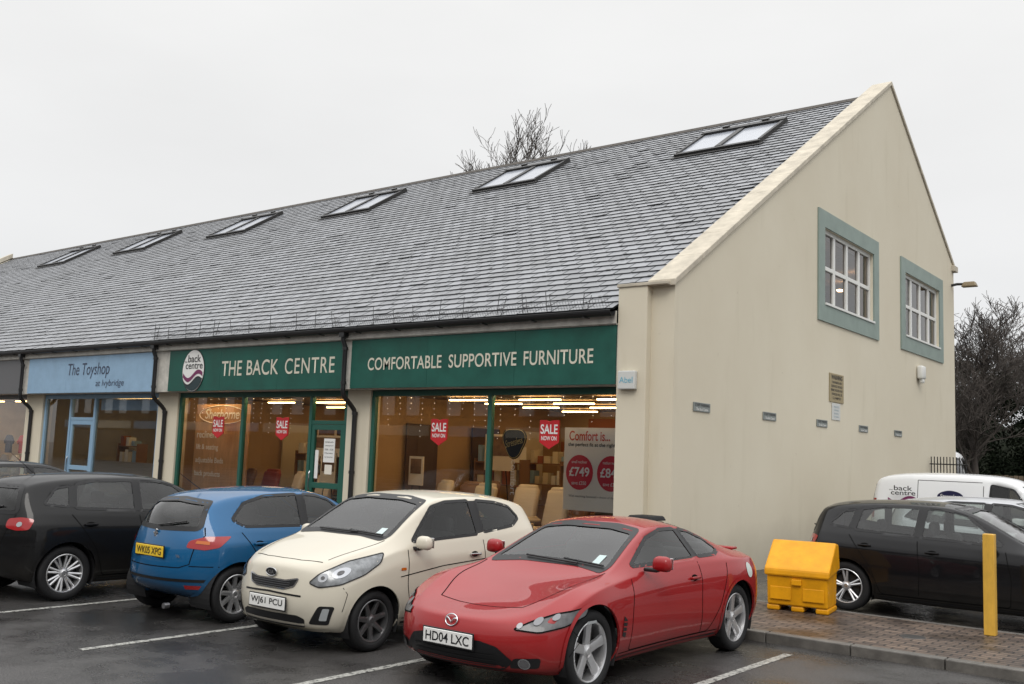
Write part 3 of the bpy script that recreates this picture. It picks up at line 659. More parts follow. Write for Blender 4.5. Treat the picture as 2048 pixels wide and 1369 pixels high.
# ---------------------------------------------------------------- ground
def asphalt():
    m,n,b=nt('wet_asphalt'); L=n.links.new
    tc=n.nodes.new('ShaderNodeTexCoord')
    a=n.nodes.new('ShaderNodeTexNoise'); a.inputs['Scale'].default_value=80; a.inputs['Detail'].default_value=5
    d=n.nodes.new('ShaderNodeTexNoise'); d.inputs['Scale'].default_value=.55; d.inputs['Detail'].default_value=9; d.inputs['Roughness'].default_value=.65
    for q in(a,d): L(tc.outputs['Object'],q.inputs['Vector'])
    r=n.nodes.new('ShaderNodeValToRGB'); e=r.color_ramp.elements
    e[0].position=.4;e[0].color=(.010,.010,.011,1); e[1].position=.66;e[1].color=(.11,.107,.103,1)
    L(a.outputs['Fac'],r.inputs['Fac'])
    r2=n.nodes.new('ShaderNodeValToRGB'); e=r2.color_ramp.elements; e[0].position=.35;e[0].color=(.45,.45,.46,1);e[1].position=.68;e[1].color=(1.1,1.06,1.04,1)
    L(d.outputs['Fac'],r2.inputs['Fac'])
    mx=n.nodes.new('ShaderNodeMix'); mx.data_type='RGBA'; mx.blend_type='MULTIPLY'; mx.inputs[0].default_value=1
    L(r.outputs['Color'],mx.inputs[6]); L(r2.outputs['Color'],mx.inputs[7]); L(mx.outputs[2],b.inputs['Base Color'])
    mr=n.nodes.new('ShaderNodeMapRange'); mr.inputs['From Min'].default_value=.40; mr.inputs['From Max'].default_value=.60; mr.inputs['To Min'].default_value=.08; mr.inputs['To Max'].default_value=.5
    L(d.outputs['Fac'],mr.inputs['Value']); L(mr.outputs[0],b.inputs['Roughness'])
    bp=n.nodes.new('ShaderNodeBump'); bp.inputs['Strength'].default_value=.7; bp.inputs['Distance'].default_value=.006
    L(a.outputs['Fac'],bp.inputs['Height']); L(bp.outputs['Normal'],b.inputs['Normal'])
    return m
tag(MB().quad((-400,-400,0),(400,-400,0),(400,600,0),(-400,600,0)).obj('ground',asphalt()),'wet dark tarmac of the car park','ground',kind='structure')
hv=[];hf=[];rg=random.Random(2); NX=90
for i in range(NX+1):
    x=-110+220*i/NX; h=7.2+1.3*math.sin(i*.55)+.9*math.sin(i*1.7)+rg.uniform(-.7,.7)
    hv+=[(x,74,0),(x+rg.uniform(-.6,.6),78,h*.7+rg.uniform(-.6,.6)),(x+rg.uniform(-.6,.6),84,h)]+[(x,140,0)]
for i in range(NX):
    for j in range(3): hf.append((4*i+j,4*i+4+j,4*i+5+j,4*i+1+j))
tag(MB().add(hv,hf).obj('hill',M('wooded_hill',(.016,.019,.013),.95,var=.7,vscale=1.2,bump=1,bscale=3,spec=.05)),'dark wooded rise beyond the car park','hill',kind='structure')
def linemat():
    m,n,b=nt('road_paint'); L=n.links.new
    b.inputs['Roughness'].default_value=.4
    tc=n.nodes.new('ShaderNodeTexCoord'); no=n.nodes.new('ShaderNodeTexNoise'); no.inputs['Scale'].default_value=22; no.inputs['Detail'].default_value=9; no.inputs['Roughness'].default_value=.75
    L(tc.outputs['Object'],no.inputs['Vector'])
    r=n.nodes.new('ShaderNodeValToRGB'); e=r.color_ramp.elements; e[0].position=.42; e[0].color=(.05,.05,.05,1); e[1].position=.52; e[1].color=(.40,.40,.37,1)
    L(no.outputs['Fac'],r.inputs['Fac']); L(r.outputs['Color'],b.inputs['Base Color']); return m
LINE=linemat()
for x,y0,y1 in((-8.15,-8.9,-3.5),(-5.75,-8.9,-3.5),(-3.38,-8.95,-3.5),(-1.04,-8.9,-3.5),(1.3,-8.9,-3.5),(3.58,-8.9,-3.9)):
    tag(MB().quad((x-.045,y0,.004),(x+.045,y0,.004),(x+.045,y1,.004),(x-.045,y1,.004)).obj('road_marking',LINE),'worn white parking bay line on wet tarmac','road marking','bay lines',kind='structure')
def paver():
    m,n,b=nt('wet_pavers'); L=n.links.new
    tc=n.nodes.new('ShaderNodeTexCoord'); br=n.nodes.new('ShaderNodeTexBrick')
    br.inputs['Scale'].default_value=1; br.inputs['Brick Width'].default_value=.215; br.inputs['Row Height'].default_value=.11; br.inputs['Mortar Size'].default_value=.011; br.inputs['Mortar Smooth'].default_value=.3
    br.inputs['Color1'].default_value=(.065,.045,.035,1); br.inputs['Color2'].default_value=(.15,.11,.083,1); br.inputs['Mortar'].default_value=(.012,.011,.009,1)
    L(tc.outputs['Object'],br.inputs['Vector'])
    no=n.nodes.new('ShaderNodeTexNoise'); no.inputs['Scale'].default_value=1.3; no.inputs['Detail'].default_value=8; L(tc.outputs['Object'],no.inputs['Vector'])
    r=n.nodes.new('ShaderNodeValToRGB'); e=r.color_ramp.elements; e[0].position=.3;e[0].color=(.5,.5,.5,1);e[1].position=.7;e[1].color=(1.2,1.15,1.1,1); L(no.outputs['Fac'],r.inputs['Fac'])
    mx=n.nodes.new('ShaderNodeMix'); mx.data_type='RGBA'; mx.blend_type='MULTIPLY'; mx.inputs[0].default_value=1
    L(br.outputs['Color'],mx.inputs[6]); L(r.outputs['Color'],mx.inputs[7]); L(mx.outputs[2],b.inputs['Base Color'])
    mr=n.nodes.new('ShaderNodeMapRange'); mr.inputs['From Min'].default_value=.35; mr.inputs['From Max'].default_value=.65; mr.inputs['To Min'].default_value=.35; mr.inputs['To Max'].default_value=.7
    L(no.outputs['Fac'],mr.inputs['Value']); L(mr.outputs[0],b.inputs['Roughness'])
    bp=n.nodes.new('ShaderNodeBump'); bp.inputs['Strength'].default_value=1; bp.inputs['Distance'].default_value=.012; bp.invert=True
    L(br.outputs['Fac'],bp.inputs['Height']); L(bp.outputs['Normal'],b.inputs['Normal'])
    return m
mb=MB(); mb.box(-60,0,-3.3,.0,-.05,.1); mb.box(0.002,14,-3.3,-1.15,-.05,.1)
tag(mb.obj('pavement',paver()),'wet brown block pavement in front of the shops','pavement',kind='structure')
KERB=M('kerb_stone',(.12,.112,.10),.5,var=.5,vscale=5,bump=.3,bscale=90)
mb=MB()
for i in range(80):
    x=-60+.915*i; mb.box(x,x+.905,-3.44,-3.304,-.05,.104)
tag(mb.obj('kerb',KERB,bevel=.012),'grey concrete kerb stones along the pavement','kerb',kind='structure')
mb=MB(); mb.box(0.3,14,-1.146,-1.05,-.05,.103); tag(mb.obj('pavement_edging',KERB,bevel=.01),'narrow concrete edging behind the pavement','kerb',kind='structure')
tag(MB().lathe([(.0001,.006),(.13,.006),(.14,0)],24,(4.35,-2.35,.1),'z').obj('drain_cover',M('cast_iron',(.03,.028,.026),.45,bump=.5,bscale=50)),'small round iron cover set in the block paving','drain cover')
# ---------------------------------------------------------------- building
RX0,RX1=-47.0,-.42
SL=.6236; Z0=4.453
def zr(y): return Z0+SL*y
def render_wall():
    m,n,b=nt('cream_render'); L=n.links.new
    tc=n.nodes.new('ShaderNodeTexCoord')
    a=n.nodes.new('ShaderNodeTexNoise'); a.inputs['Scale'].default_value=.45; a.inputs['Detail'].default_value=9; a.inputs['Roughness'].default_value=.62
    L(tc.outputs['Object'],a.inputs['Vector'])
    mp=n.nodes.new('ShaderNodeMapping'); mp.inputs['Scale'].default_value=(3,3,.5); L(tc.outputs['Object'],mp.inputs['Vector'])
    d=n.nodes.new('ShaderNodeTexNoise'); d.inputs['Scale'].default_value=.9; d.inputs['Detail'].default_value=8; L(mp.outputs['Vector'],d.inputs['Vector'])
    r=n.nodes.new('ShaderNodeValToRGB'); e=r.color_ramp.elements; e[0].position=.3;e[0].color=(.60,.545,.43,1);e[1].position=.7;e[1].color=(.64,.59,.475,1)
    L(a.outputs['Fac'],r.inputs['Fac'])
    r2=n.nodes.new('ShaderNodeValToRGB'); e=r2.color_ramp.elements; e[0].position=.2;e[0].color=(.86,.85,.81,1);e[1].position=.42;e[1].color=(1,1,1,1)
    L(d.outputs['Fac'],r2.inputs['Fac'])
    mx=n.nodes.new('ShaderNodeMix'); mx.data_type='RGBA'; mx.blend_type='MULTIPLY'; mx.inputs[0].default_value=.6
    L(r.outputs['Color'],mx.inputs[6]); L(r2.outputs['Color'],mx.inputs[7])
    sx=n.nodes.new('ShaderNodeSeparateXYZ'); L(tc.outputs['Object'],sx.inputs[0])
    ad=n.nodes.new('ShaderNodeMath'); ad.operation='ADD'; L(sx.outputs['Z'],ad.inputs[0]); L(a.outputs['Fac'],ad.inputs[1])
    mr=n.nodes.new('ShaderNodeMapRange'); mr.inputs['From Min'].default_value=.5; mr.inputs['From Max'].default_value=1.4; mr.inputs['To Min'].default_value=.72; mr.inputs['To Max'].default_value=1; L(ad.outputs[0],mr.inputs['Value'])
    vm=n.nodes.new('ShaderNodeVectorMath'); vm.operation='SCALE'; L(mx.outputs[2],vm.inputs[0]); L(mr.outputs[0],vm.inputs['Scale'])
    v=n.nodes.new('ShaderNodeTexNoise'); v.inputs['Scale'].default_value=5.5; v.inputs['Detail'].default_value=3; L(tc.outputs['Object'],v.inputs['Vector'])
    mk_=n.nodes.new('ShaderNodeMapRange'); mk_.inputs['From Min'].default_value=.72; mk_.inputs['From Max'].default_value=.82; mk_.inputs['To Min'].default_value=0; mk_.inputs['To Max'].default_value=.4; L(v.outputs['Fac'],mk_.inputs['Value'])
    m3=n.nodes.new('ShaderNodeMix'); m3.data_type='RGBA'; L(mk_.outputs[0],m3.inputs[0]); L(vm.outputs[0],m3.inputs[6]); m3.inputs[7].default_value=(.28,.22,.14,1)
    L(m3.outputs[2],b.inputs['Base Color']); b.inputs['Roughness'].default_value=.8; b.inputs['Specular IOR Level'].default_value=.25
    f=n.nodes.new('ShaderNodeTexNoise'); f.inputs['Scale'].default_value=90; L(tc.outputs['Object'],f.inputs['Vector'])
    bp=n.nodes.new('ShaderNodeBump'); bp.inputs['Strength'].default_value=.2; bp.inputs['Distance'].default_value=.004; L(f.outputs['Fac'],bp.inputs['Height']); L(bp.outputs['Normal'],b.inputs['Normal'])
    return m
WALL=render_wall()
COPE=M('coping',(.52,.47,.38),.75,var=.3,vscale=2.6,bump=.2,bscale=30)
bld=empty('shop_building',(0,0,0),0,'long cream rendered shop terrace with grey slate roof','building')
W1=(6.65,9.88); W2=(12.38,15.62); WZ=(5.34,7.03); AP=11.3; RE=17.3
def top(y): return zr(y)+.22 if y<=AP else zr(AP)+.22-SL*(y-AP)
gm=MB()
for X in(0,-.42):
    ys=[.13,W1[0],W1[1],AP,W2[0],W2[1],RE]
    for a,b in zip(ys[:-1],ys[1:]):
        if (a,b) in (W1,W2) :
            gm.quad((X,a,0),(X,b,0),(X,b,WZ[0]),(X,a,WZ[0])); gm.quad((X,a,WZ[1]),(X,b,WZ[1]),(X,b,top(b)),(X,a,top(a)))
        else: gm.quad((X,a,0),(X,b,0),(X,b,top(b)),(X,a,top(a)))
for a,b in(W1,W2):
    gm.quad((0,a,WZ[0]),(-.42,a,WZ[0]),(-.42,b,WZ[0]),(0,b,WZ[0])); gm.quad((0,a,WZ[1]),(-.42,a,WZ[1]),(-.42,b,WZ[1]),(0,b,WZ[1]))
    for y in(a,b): gm.quad((0,y,WZ[0]),(0,y,WZ[1]),(-.42,y,WZ[1]),(-.42,y,WZ[0]))
gm.quad((0,.13,0),(-.42,.13,0),(-.42,.13,top(.13)),(0,.13,top(.13)))
gm.quad((0,RE,0),(-.42,RE,0),(-.42,RE,top(RE)),(0,RE,top(RE)))
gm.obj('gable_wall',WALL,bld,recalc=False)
mb=MB(); mb.box(-.97,-.42,-.02,.6,.1,4.72); mb.obj('corner_pier',WALL,bld,bevel=.01)
mb=MB(); mb.box(-.99,-.05,-.045,.62,4.72,4.775); mb.obj('pier_cap',COPE,bld,bevel=.01)
mb=MB()
def copeseg(y0,z0,y1,z1,x0=-.46,x1=.045,th=.11):
    vs=[]
    for y,z in((y0,z0),(y1,z1)):
        vs+=[(x0,y,z),(x1,y,z),(x1,y,z+th),(x0,y,z+th)]
    mb.add(vs,[(0,1,2,3),(4,7,6,5),(0,4,5,1),(1,5,6,2),(2,6,7,3),(3,7,4,0)])
N=12
for i in range(N):
    a=.05+(AP-.05)*i/N; b=.05+(AP-.05)*(i+1)/N-.005
    copeseg(a,top(a),b,top(b))
for i in range(7):
    a=AP+(RE+.08-AP)*i/7; b=AP+(RE+.08-AP)*(i+1)/7-.005; copeseg(a,top(a),b,top(b))
mb.box(-.5,.10,RE-.25,RE+.14,top(RE)-.12,top(RE)+.05)
mb.obj('gable_coping',COPE,bld,bevel=.012)
mb=MB(); mb.quad((-.42,RE,0),(RX0,RE,0),(RX0,RE,7.7),(-.42,RE,7.7))
mb.add([(RX0,.0,0),(RX0,RE,0),(RX0,RE,7.7),(RX0,AP,11.6),(RX0,-.1,4.4)],[(0,1,2,3,4)])
mb.obj('rear_wall',WALL,bld)
mb=MB()
copeseg(-.1,zr(-.1)+.05,AP,zr(AP)+.05,RX0-.4,RX0,.28); mb.obj('far_coping',COPE,bld)
def slate_mat():
    m,n,b=nt('wet_slate'); L=n.links.new
    at=n.nodes.new('ShaderNodeAttribute'); at.attribute_name='rnd'
    r=n.nodes.new('ShaderNodeValToRGB'); e=r.color_ramp.elements; e[0].position=0;e[0].color=(.018,.018,.019,1);e[1].position=1;e[1].color=(.25,.26,.28,1)
    x=r.color_ramp.elements.new(.08); x.color=(.17,.177,.19,1); x=r.color_ramp.elements.new(.5); x.color=(.21,.218,.233,1)
    L(at.outputs['Fac'],r.inputs['Fac'])
    tc=n.nodes.new('ShaderNodeTexCoord'); no=n.nodes.new('ShaderNodeTexNoise'); no.inputs['Scale'].default_value=.7; no.inputs['Detail'].default_value=8; L(tc.outputs['Object'],no.inputs['Vector'])
    r2=n.nodes.new('ShaderNodeValToRGB'); e=r2.color_ramp.elements; e[0].position=.3;e[0].color=(.86,.86,.85,1);e[1].position=.6;e[1].color=(1.04,1.04,1.04,1); L(no.outputs['Fac'],r2.inputs['Fac'])
    mx=n.nodes.new('ShaderNodeMix'); mx.data_type='RGBA'; mx.blend_type='MULTIPLY'; mx.inputs[0].default_value=1
    L(r.outputs['Color'],mx.inputs[6]); L(r2.outputs['Color'],mx.inputs[7]); L(mx.outputs[2],b.inputs['Base Color'])
    mr=n.nodes.new('ShaderNodeMapRange'); mr.inputs['To Min'].default_value=.36; mr.inputs['To Max'].default_value=.46; L(no.outputs['Fac'],mr.inputs['Value']); L(mr.outputs[0],b.inputs['Roughness'])
    b.inputs['Specular IOR Level'].default_value=.7
    return m
th=math.atan(SL); ct,st_=math.cos(th),math.sin(th)
E=(0,ct,st_); NN=(0,-st_,ct)
Y0=-.16; SLEN=(AP-Y0)/ct
vs=[];fs=[];rn=[]
ex=.27; cw=.37; nc=int(SLEN/ex)
rr=random.Random(3)
for i in range(nc):
    offx=(i%2)*cw/2
    XE=-.975 if Y0+ct*(i*ex)<.64 else RX1
    x=RX0+offx-cw
    while x<XE:
        g=rr.uniform(.008,.014)
        x0=max(RX0,x+g); x1=min(XE,x+cw-g); x+=cw
        if x1-x0<.03: continue
        lo=i*ex+rr.uniform(-.010,.010); hi=i*ex+ex+.03
        h0=.026+rr.uniform(-.002,.003)+(0.012 if rr.random()<.03 else 0); h1=.002
        a=len(vs); tw=rr.uniform(-.0008,.0008)
        for (xx,l,h) in((x0,lo,h0+tw),(x1,lo+rr.uniform(-.004,.004),h0-tw),(x1,hi,h1),(x0,hi,h1),(x0,lo,h0-.024),(x1,lo,h0-.024)):
            vs.append((xx,Y0+E[1]*l+NN[1]*h,zr(Y0)+E[2]*l+NN[2]*h))
        fs+=[(a,a+1,a+2,a+3),(a+4,a+5,a+1,a)]
        rn+=[rr.uniform(.12,1),.0]
        if rr.random()<.22:
            k=len(vs); wq=rr.uniform(.04,.12); hq=rr.uniform(.015,.045); sx_=x1-wq if rr.random()<.5 else x0
            for (xx,l) in((sx_,lo-.002),(sx_+wq,lo-.002),(sx_+wq*.8,lo+hq),(sx_+wq*.1,lo+hq)):
                h=h0+.006; vs.append((xx,Y0+E[1]*l+NN[1]*h,zr(Y0)+E[2]*l+NN[2]*h))
            fs.append((k,k+1,k+2,k+3)); rn.append(0)
me=bpy.data.meshes.new('roof'); me.from_pydata(vs,[],fs)
at=me.attributes.new('rnd','FLOAT','FACE'); at.data.foreach_set('value',rn)
SLATE=slate_mat(); roof=mk('roof',me,bld,SLATE)
mb=MB(); mb.quad((RX0,Y0,zr(Y0)-.012),(-.975,Y0,zr(Y0)-.012),(-.975,.64,zr(.64)-.012),(RX0,.64,zr(.64)-.012))
mb.quad((RX0,.64,zr(.64)-.012),(RX1,.64,zr(.64)-.012),(RX1,AP,zr(AP)-.012),(RX0,AP,zr(AP)-.012))
mb.quad((RX0,AP,zr(AP)-.012),(RX1,AP,zr(AP)-.012),(RX1,RE+.2,zr(AP)-SL*(RE+.2-AP)),(RX0,RE+.2,zr(AP)-SL*(RE+.2-AP)))
mb.obj('roof_deck',M('roof_deck',(.012,.012,.013),.8),bld)
mb=MB()
x=RX0
while x<RX1-.1:
    x1=min(RX1,x+.45)
    mb.add([(x,AP-.14,zr(AP)-.05),(x1-.01,AP-.14,zr(AP)-.05),(x1-.01,AP,zr(AP)+.075),(x,AP,zr(AP)+.075),(x,AP+.14,zr(AP)-.05),(x1-.01,AP+.14,zr(AP)-.05)],[(0,1,2,3),(3,2,5,4),(0,3,4),(1,5,2)]); x=x1
mb.obj('ridge_tiles',M('ridge',(.055,.045,.035),.7,var=.4,vscale=5),roof)
RWF=M('roof_window_frame',(.018,.017,.016),.5)
RWG=M('roof_window_glass',(.30,.32,.36),.25,.0,coat=.15,spec=.4)
def slp(x,l,h):
    return Vector((x,l,zr(l)))+Vector(NN)*h
for k,x in enumerate((-4.7,-11.62,-18.5,-25.15,-31.85,-38.4)):
    w=2.38; y0,y1=8.55,10.3; rw=empty('roof_window',(0,0,0),parent=roof)
    mb=MB()
    def bx(xa,xb,ya,yb,h0,h1,m=mb):
        p=[slp(xa,ya,h0),slp(xb,ya,h0),slp(xb,yb,h0),slp(xa,yb,h0),slp(xa,ya,h1),slp(xb,ya,h1),slp(xb,yb,h1),slp(xa,yb,h1)]
        m.add(p,[(0,3,2,1),(4,5,6,7),(0,1,5,4),(1,2,6,5),(2,3,7,6),(3,0,4,7)])
    bx(x,x+w,y0,y0+.12,0,.11); bx(x,x+w,y1-.18,y1,0,.15); bx(x,x+.09,y0+.12,y1-.18,0,.125); bx(x+w-.09,x+w,y0+.12,y1-.18,0,.125); bx(x+w/2-.08,x+w/2+.08,y0+.12,y1-.18,0,.12)
    for xx in(x+w*.27,x+w*.75): bx(xx-.09,xx+.09,y1-.02,y1+.07,.07,.19)
    bx(x-.10,x+w+.10,y0-.12,y0,.035,.05)
    mb.obj('frame',RWF,rw)
    g=MB(); bx(x+.09,x+w/2-.08,y0+.12,y1-.18,.055,.08,g); bx(x+w/2+.08,x+w-.09,y0+.12,y1-.18,.055,.08,g); g.obj('pane',RWG,rw)
GUT=M('gutter_black',(.013,.013,.014),.4)
mb=MB(); ga=[(-.18+.088*math.cos(t),4.325+.095*math.sin(t)) for t in [math.pi+math.pi*k/10 for k in range(11)]]
vs=[];fs=[]
for x in(RX0,-.975):
    for y,z in ga: vs.append((x,y,z))
    for y,z in ga[::-1]: vs.append((x,y+(.004 if y<-.18 else -.004),z+.006))
for j in range(22): fs.append((j,(j+1)%22,22+(j+1)%22,22+j))
fs+=[tuple(range(22)),tuple(range(22,44))]
mb.add(vs,fs)
for k in range(40):
    x=-1.5-1.1*k; mb.box(x-.02,x+.02,-.27,-.09,4.222,4.235)
mb.obj('gutter',GUT,bld)
EAV=M('eaves_board',(.55,.53,.48),.6,var=.3,vscale=4)
mb=MB(); mb.box(RX0,-.972,-.085,-.05,4.12,4.33); mb.box(RX0,-.972,-.05,.6,4.105,4.125); mb.obj('eaves_board',EAV,bld)
mb=MB(); mb.box(RX0,-.972,.0,.36,3.11,4.10); mb.obj('fascia_beam',EAV,bld)
for X in(-7.42,-14.22,-20.95):
    pts=[(X,-.17,4.25),(X,-.17,4.1),(X,-.10,3.95),(X,-.10,3.15)]
    for k in range(7):
        t=k/6; u=t*t*(3-2*t); pts.append((X,-.10+.36*u,3.05-.42*t))
    pts+=[(X,.26,2.2),(X,.26,.12)]
    mb=MB().tube(pts,.05,10)
    for z in(3.9,3.2): mb.tube([(X,-.10,z),(X,-.10,z+.06)],.062,10)
    for z in(2.6,1.4): mb.tube([(X,.26,z),(X,.26,z+.06)],.062,10)
    mb.box(X-.07,X+.07,-.23,-.1,4.16,4.26)
    mb.obj('downpipe',GUT,bld,smooth=True,auto=40)
for a,b in((-7.72,-7.05),(-14.62,-13.78),(-21.4,-20.42),(-28.4,-27.6)):
    mb=MB(); mb.box(a,b,.32,.62,.1,3.11); mb.obj('pier',WALL,bld,bevel=.01)
mb=MB(); mb.box(RX0,-28.4,.4,.6,.1,3.11); mb.obj('front_wall',WALL,bld)
WIRE=M('galv_wire',(.07,.07,.07),.5,.5)
for X0,X1 in((-14.3,-7.5),(-7.3,-1.05)):
    mb=MB(); x=X0; rg=random.Random(int(X0*10))
    while x<X1:
        a=slp(x,-.12,.02); hh=.30+rg.uniform(-.04,.10); ln=rg.uniform(-.06,.06)
        mb.tube([a,a+Vector((ln,-.02,hh))],.008,4); mb.tube([a+Vector((0,0,.1)),a+Vector((.0,.16,.14))],.007,4)
        if rg.random()<.3: mb.tube([a+Vector((.1,0,0)),a+Vector((.1+ln*2,0,hh*.8))],.007,4)
        x+=rg.uniform(.5,.9)
    for z in(.05,.11,.17): mb.tube([slp(X0,-.13,z),slp((X0+X1)/2,-.13,z+.015),slp(X1,-.13,z)],.0045,3)
    x=X0
    while x<X1: mb.tube([slp(x,-.13,.01),slp(x,-.13,.17)],.003,3); x+=.06
    tag(mb.obj('snow_guard',WIRE),'thin wire mesh guard with bent pins along the gutter','roof guard','wire guards')
TEAL=M('teal_surround',(.225,.285,.255),.55,var=.15,vscale=2)
PVC=M('white_upvc',(.66,.66,.63),.35)
ROOM=M('room_dim',(.30,.24,.19),.8,var=.6,vscale=.8)
for a,b in(W1,W2):
    w=empty('window',(0,0,0),parent=bld)
    mb=MB(); f=.36; z0,z1=WZ
    mb.box(.002,.035,a-f,b+f,z0-f,z0); mb.box(.002,.035,a-f,b+f,z1,z1+f); mb.box(.002,.035,a-f,a,z0,z1); mb.box(.002,.035,b,b+f,z0,z1); mb.obj('surround',TEAL,w)
    mb=MB(); X0,X1=-.14,-.06
    mb.box(X0,X1,a,b,z0,z0+.09); mb.box(X0,X1,a,b,z1-.09,z1); mb.box(X0,X1,a,a+.09,z0+.09,z1-.09); mb.box(X0,X1,b-.09,b,z0+.09,z1-.09)
    for k in(1,2,3):
        y=a+(b-a)*k/4; mb.box(X0,X1,y-.06,y+.06,z0+.09,z1-.09)
    for k in range(4):
        ya=a+(b-a)*k/4+(.09 if k==0 else .06); yb=a+(b-a)*(k+1)/4-(.09 if k==3 else .06); zm=(z0+z1)/2
        mb.box(X0+.003,X1-.003,ya,yb,zm-.045,zm+.045)
    mb.obj('frame',PVC,w,bevel=.008)
    mb=MB(); mb.box(-.06,.06,a+.01,b-.01,z0+.003,z0+.05); mb.obj('sill',PVC,w)
    MB().quad((-.10,a+.05,z0+.05),(-.10,b-.05,z0+.05),(-.10,b-.05,z1-.05),(-.10,a+.05,z1-.05)).obj('pane',WGLASS,w)
mb=MB(); mb.quad((-5,5.9,4.3),(-5,16.7,4.3),(-5,16.7,7.3),(-5,5.9,7.3)); 
for y in(5.9,16.7): mb.quad((-5,y,4.3),(-.43,y,4.3),(-.43,y,7.3),(-5,y,7.3))
for z in(4.3,7.3): mb.quad((-5,5.9,z),(-.43,5.9,z),(-.43,16.7,z),(-5,16.7,z))
mb.obj('upper_room',ROOM,bld)
LAMPW=M('lamp_warm',(1,.8,.5),.5,emit=(1,.62,.3),es=16)
for x,y in((-1.6,7.6),(-2.2,8.6),(-1.6,9.3),(-3,8.0),(-1.6,13.2),(-2.4,14.4)):
    tag(MB().lathe([(.0001,0),(.08,0),(.11,.05),(.0001,.06)],12,(x,y,7.0),'z').obj('ceiling_spotlight',LAMPW),'small warm ceiling spotlight seen through upper window','lamp','upper room spotlights')
SG=M('sign_grey',(.20,.22,.21),.5)
for k,y in enumerate((1.1,3.86,6.55,9.15,11.75)):
    s=tag(MB().rbox((.012,y,2.81),(.014,.6,.15),.003,1).obj('parking_sign',SG),'small grey staff parking sign on the gable wall','sign','staff parking signs')
    text('STAFF PARKING',.52,.05,INK,(.02,y,2.845),(0,1,0),(0,0,1),s,bold=.01,ext=.002)
    text('The Back Centre',.42,.045,WHITE,(.02,y,2.775),(0,1,0),(0,0,1),s,bold=.01,ext=.002)
ws=tag(MB().rbox((.012,7.4,3.61),(.014,.86,.62),.004,1).obj('warning_sign',M('sign_brown',(.30,.24,.13),.5)),'brown and black clamping warning sign on the gable','sign')
text('WARNING',.66,.10,INK,(.02,7.4,3.84),(0,1,0),(0,0,1),ws,bold=.02,ext=.002)
for i,(t,wd) in enumerate((('THIS PARKING AREA',.6),('SERVICE ROAD',.66),('PERMIT HOLDERS ONLY',.7),('VEHICLES WILL BE',.62),('CLAMPED',.5))):
    text(t,wd,.05,INK,(.02,7.4,3.73-i*.085),(0,1,0),(0,0,1),ws,bold=.01,ext=.002)
nsn=tag(MB().rbox((.01,7.38,3.1),(.008,.5,.36),.002,1).obj('notice',M('notice_paper',(.55,.56,.54),.5)),'white paper notice fixed below the warning sign','notice')
for i in range(4): text('PRIVATE' if i==0 else 'STAFF PARKING',.3,.035,M('faded',(.3,.4,.45),.6),(.016,7.38,3.2-i*.07),(0,1,0),(0,0,1),nsn,ext=.002)
al=MB().rbox((.09,13.55,4.5),(.16,.34,.36),.05,3); al.rbox((.10,13.55,4.28),(.10,.18,.12),.03,2)
tag(al.obj('alarm_box',PVC,smooth=True,auto=40),'white alarm box on the gable wall','alarm')
fl=empty('flood_light',(0,RE-.25,7.42),0,'brown floodlight on a short arm at the rear corner','lamp')
MB().tube([(0,0,.0),(.15,.02,.03),(.35,.02,.02)],.04,8).obj('arm',GUT,fl)
MB().rbox((.50,.02,.0),(.44,.26,.15),.03,2,taper=.7).obj('lamp_head',M('brown_cast',(.22,.17,.10),.5),fl)
ab=tag(MB().rbox((-.73,-.07,3.18),(.32,.09,.30),.015,2).obj('alarm_box',M('box_offwhite',(.56,.57,.55),.45)),'white square alarm box with blue lettering on the pier','alarm')
text('Abel',.25,.095,M('abel_blue',(.12,.40,.52),.4),(-.73,-.116,3.18),(1,0,0),(0,0,1),ab,bold=.0,ext=.003)
# ---------------------------------------------------------------- shop signs
GREEN=M('sign_green',(.013,.090,.068),.5,var=.3,vscale=1.5,rvar=.1,spec=.3)
CREAMT=M('sign_cream',(.60,.57,.47),.5)
BLUEP=M('sign_blue',(.26,.40,.55),.5,var=.15,vscale=2,spec=.3)
GREYS=M('sign_grey_band',(.10,.10,.105),.5)
def board(a,b,mat,label):
    mb=MB(); n=3
    for k in range(n):
        mb.box(a+(b-a)*k/n+.002,a+(b-a)*(k+1)/n-.002,-.035,-.001,3.12,4.10)
    return tag(mb.obj('shop_sign',mat,bevel=.002),label,'sign')
sb=board(-7.3,-.985,GREEN,'dark green fascia board with cream capital lettering')
text('COMFORTABLE',1.98,.25,CREAMT,(-5.81,-.037,3.60),(1,0,0),(0,0,1),sb,bold=.010,ext=.004,sp=1.04)
text('SUPPORTIVE',1.60,.25,CREAMT,(-3.84,-.037,3.60),(1,0,0),(0,0,1),sb,bold=.010,ext=.004,sp=1.04)
text('FURNITURE',1.46,.25,CREAMT,(-2.15,-.037,3.60),(1,0,0),(0,0,1),sb,bold=.010,ext=.004,sp=1.04)
sa=board(-13.72,-7.55,GREEN,'dark green fascia board with round logo and cream shop name')
text('THE',.74,.34,CREAMT,(-11.23,-.037,3.62),(1,0,0),(0,0,1),sa,bold=.008,ext=.004,sp=1.04)
text('BACK',1.10,.34,CREAMT,(-10.13,-.037,3.62),(1,0,0),(0,0,1),sa,bold=.008,ext=.004,sp=1.04)
text('CENTRE',1.58,.34,CREAMT,(-8.57,-.037,3.62),(1,0,0),(0,0,1),sa,bold=.004,ext=.004,sp=1.12)
logo(-12.7,-.037,3.60,.84,.98,(1,0,0),sa,True)
sc=board(-20.7,-14.35,BLUEP,'light blue fascia board with dark decorative toy shop lettering')
NAVY=M('navy_ink',(.03,.04,.08),.5)
text('The Toyshop',2.1,.42,NAVY,(-17.45,-.037,3.70),(1,0,0),(0,0,1),sc,shear=.1,ext=.004)
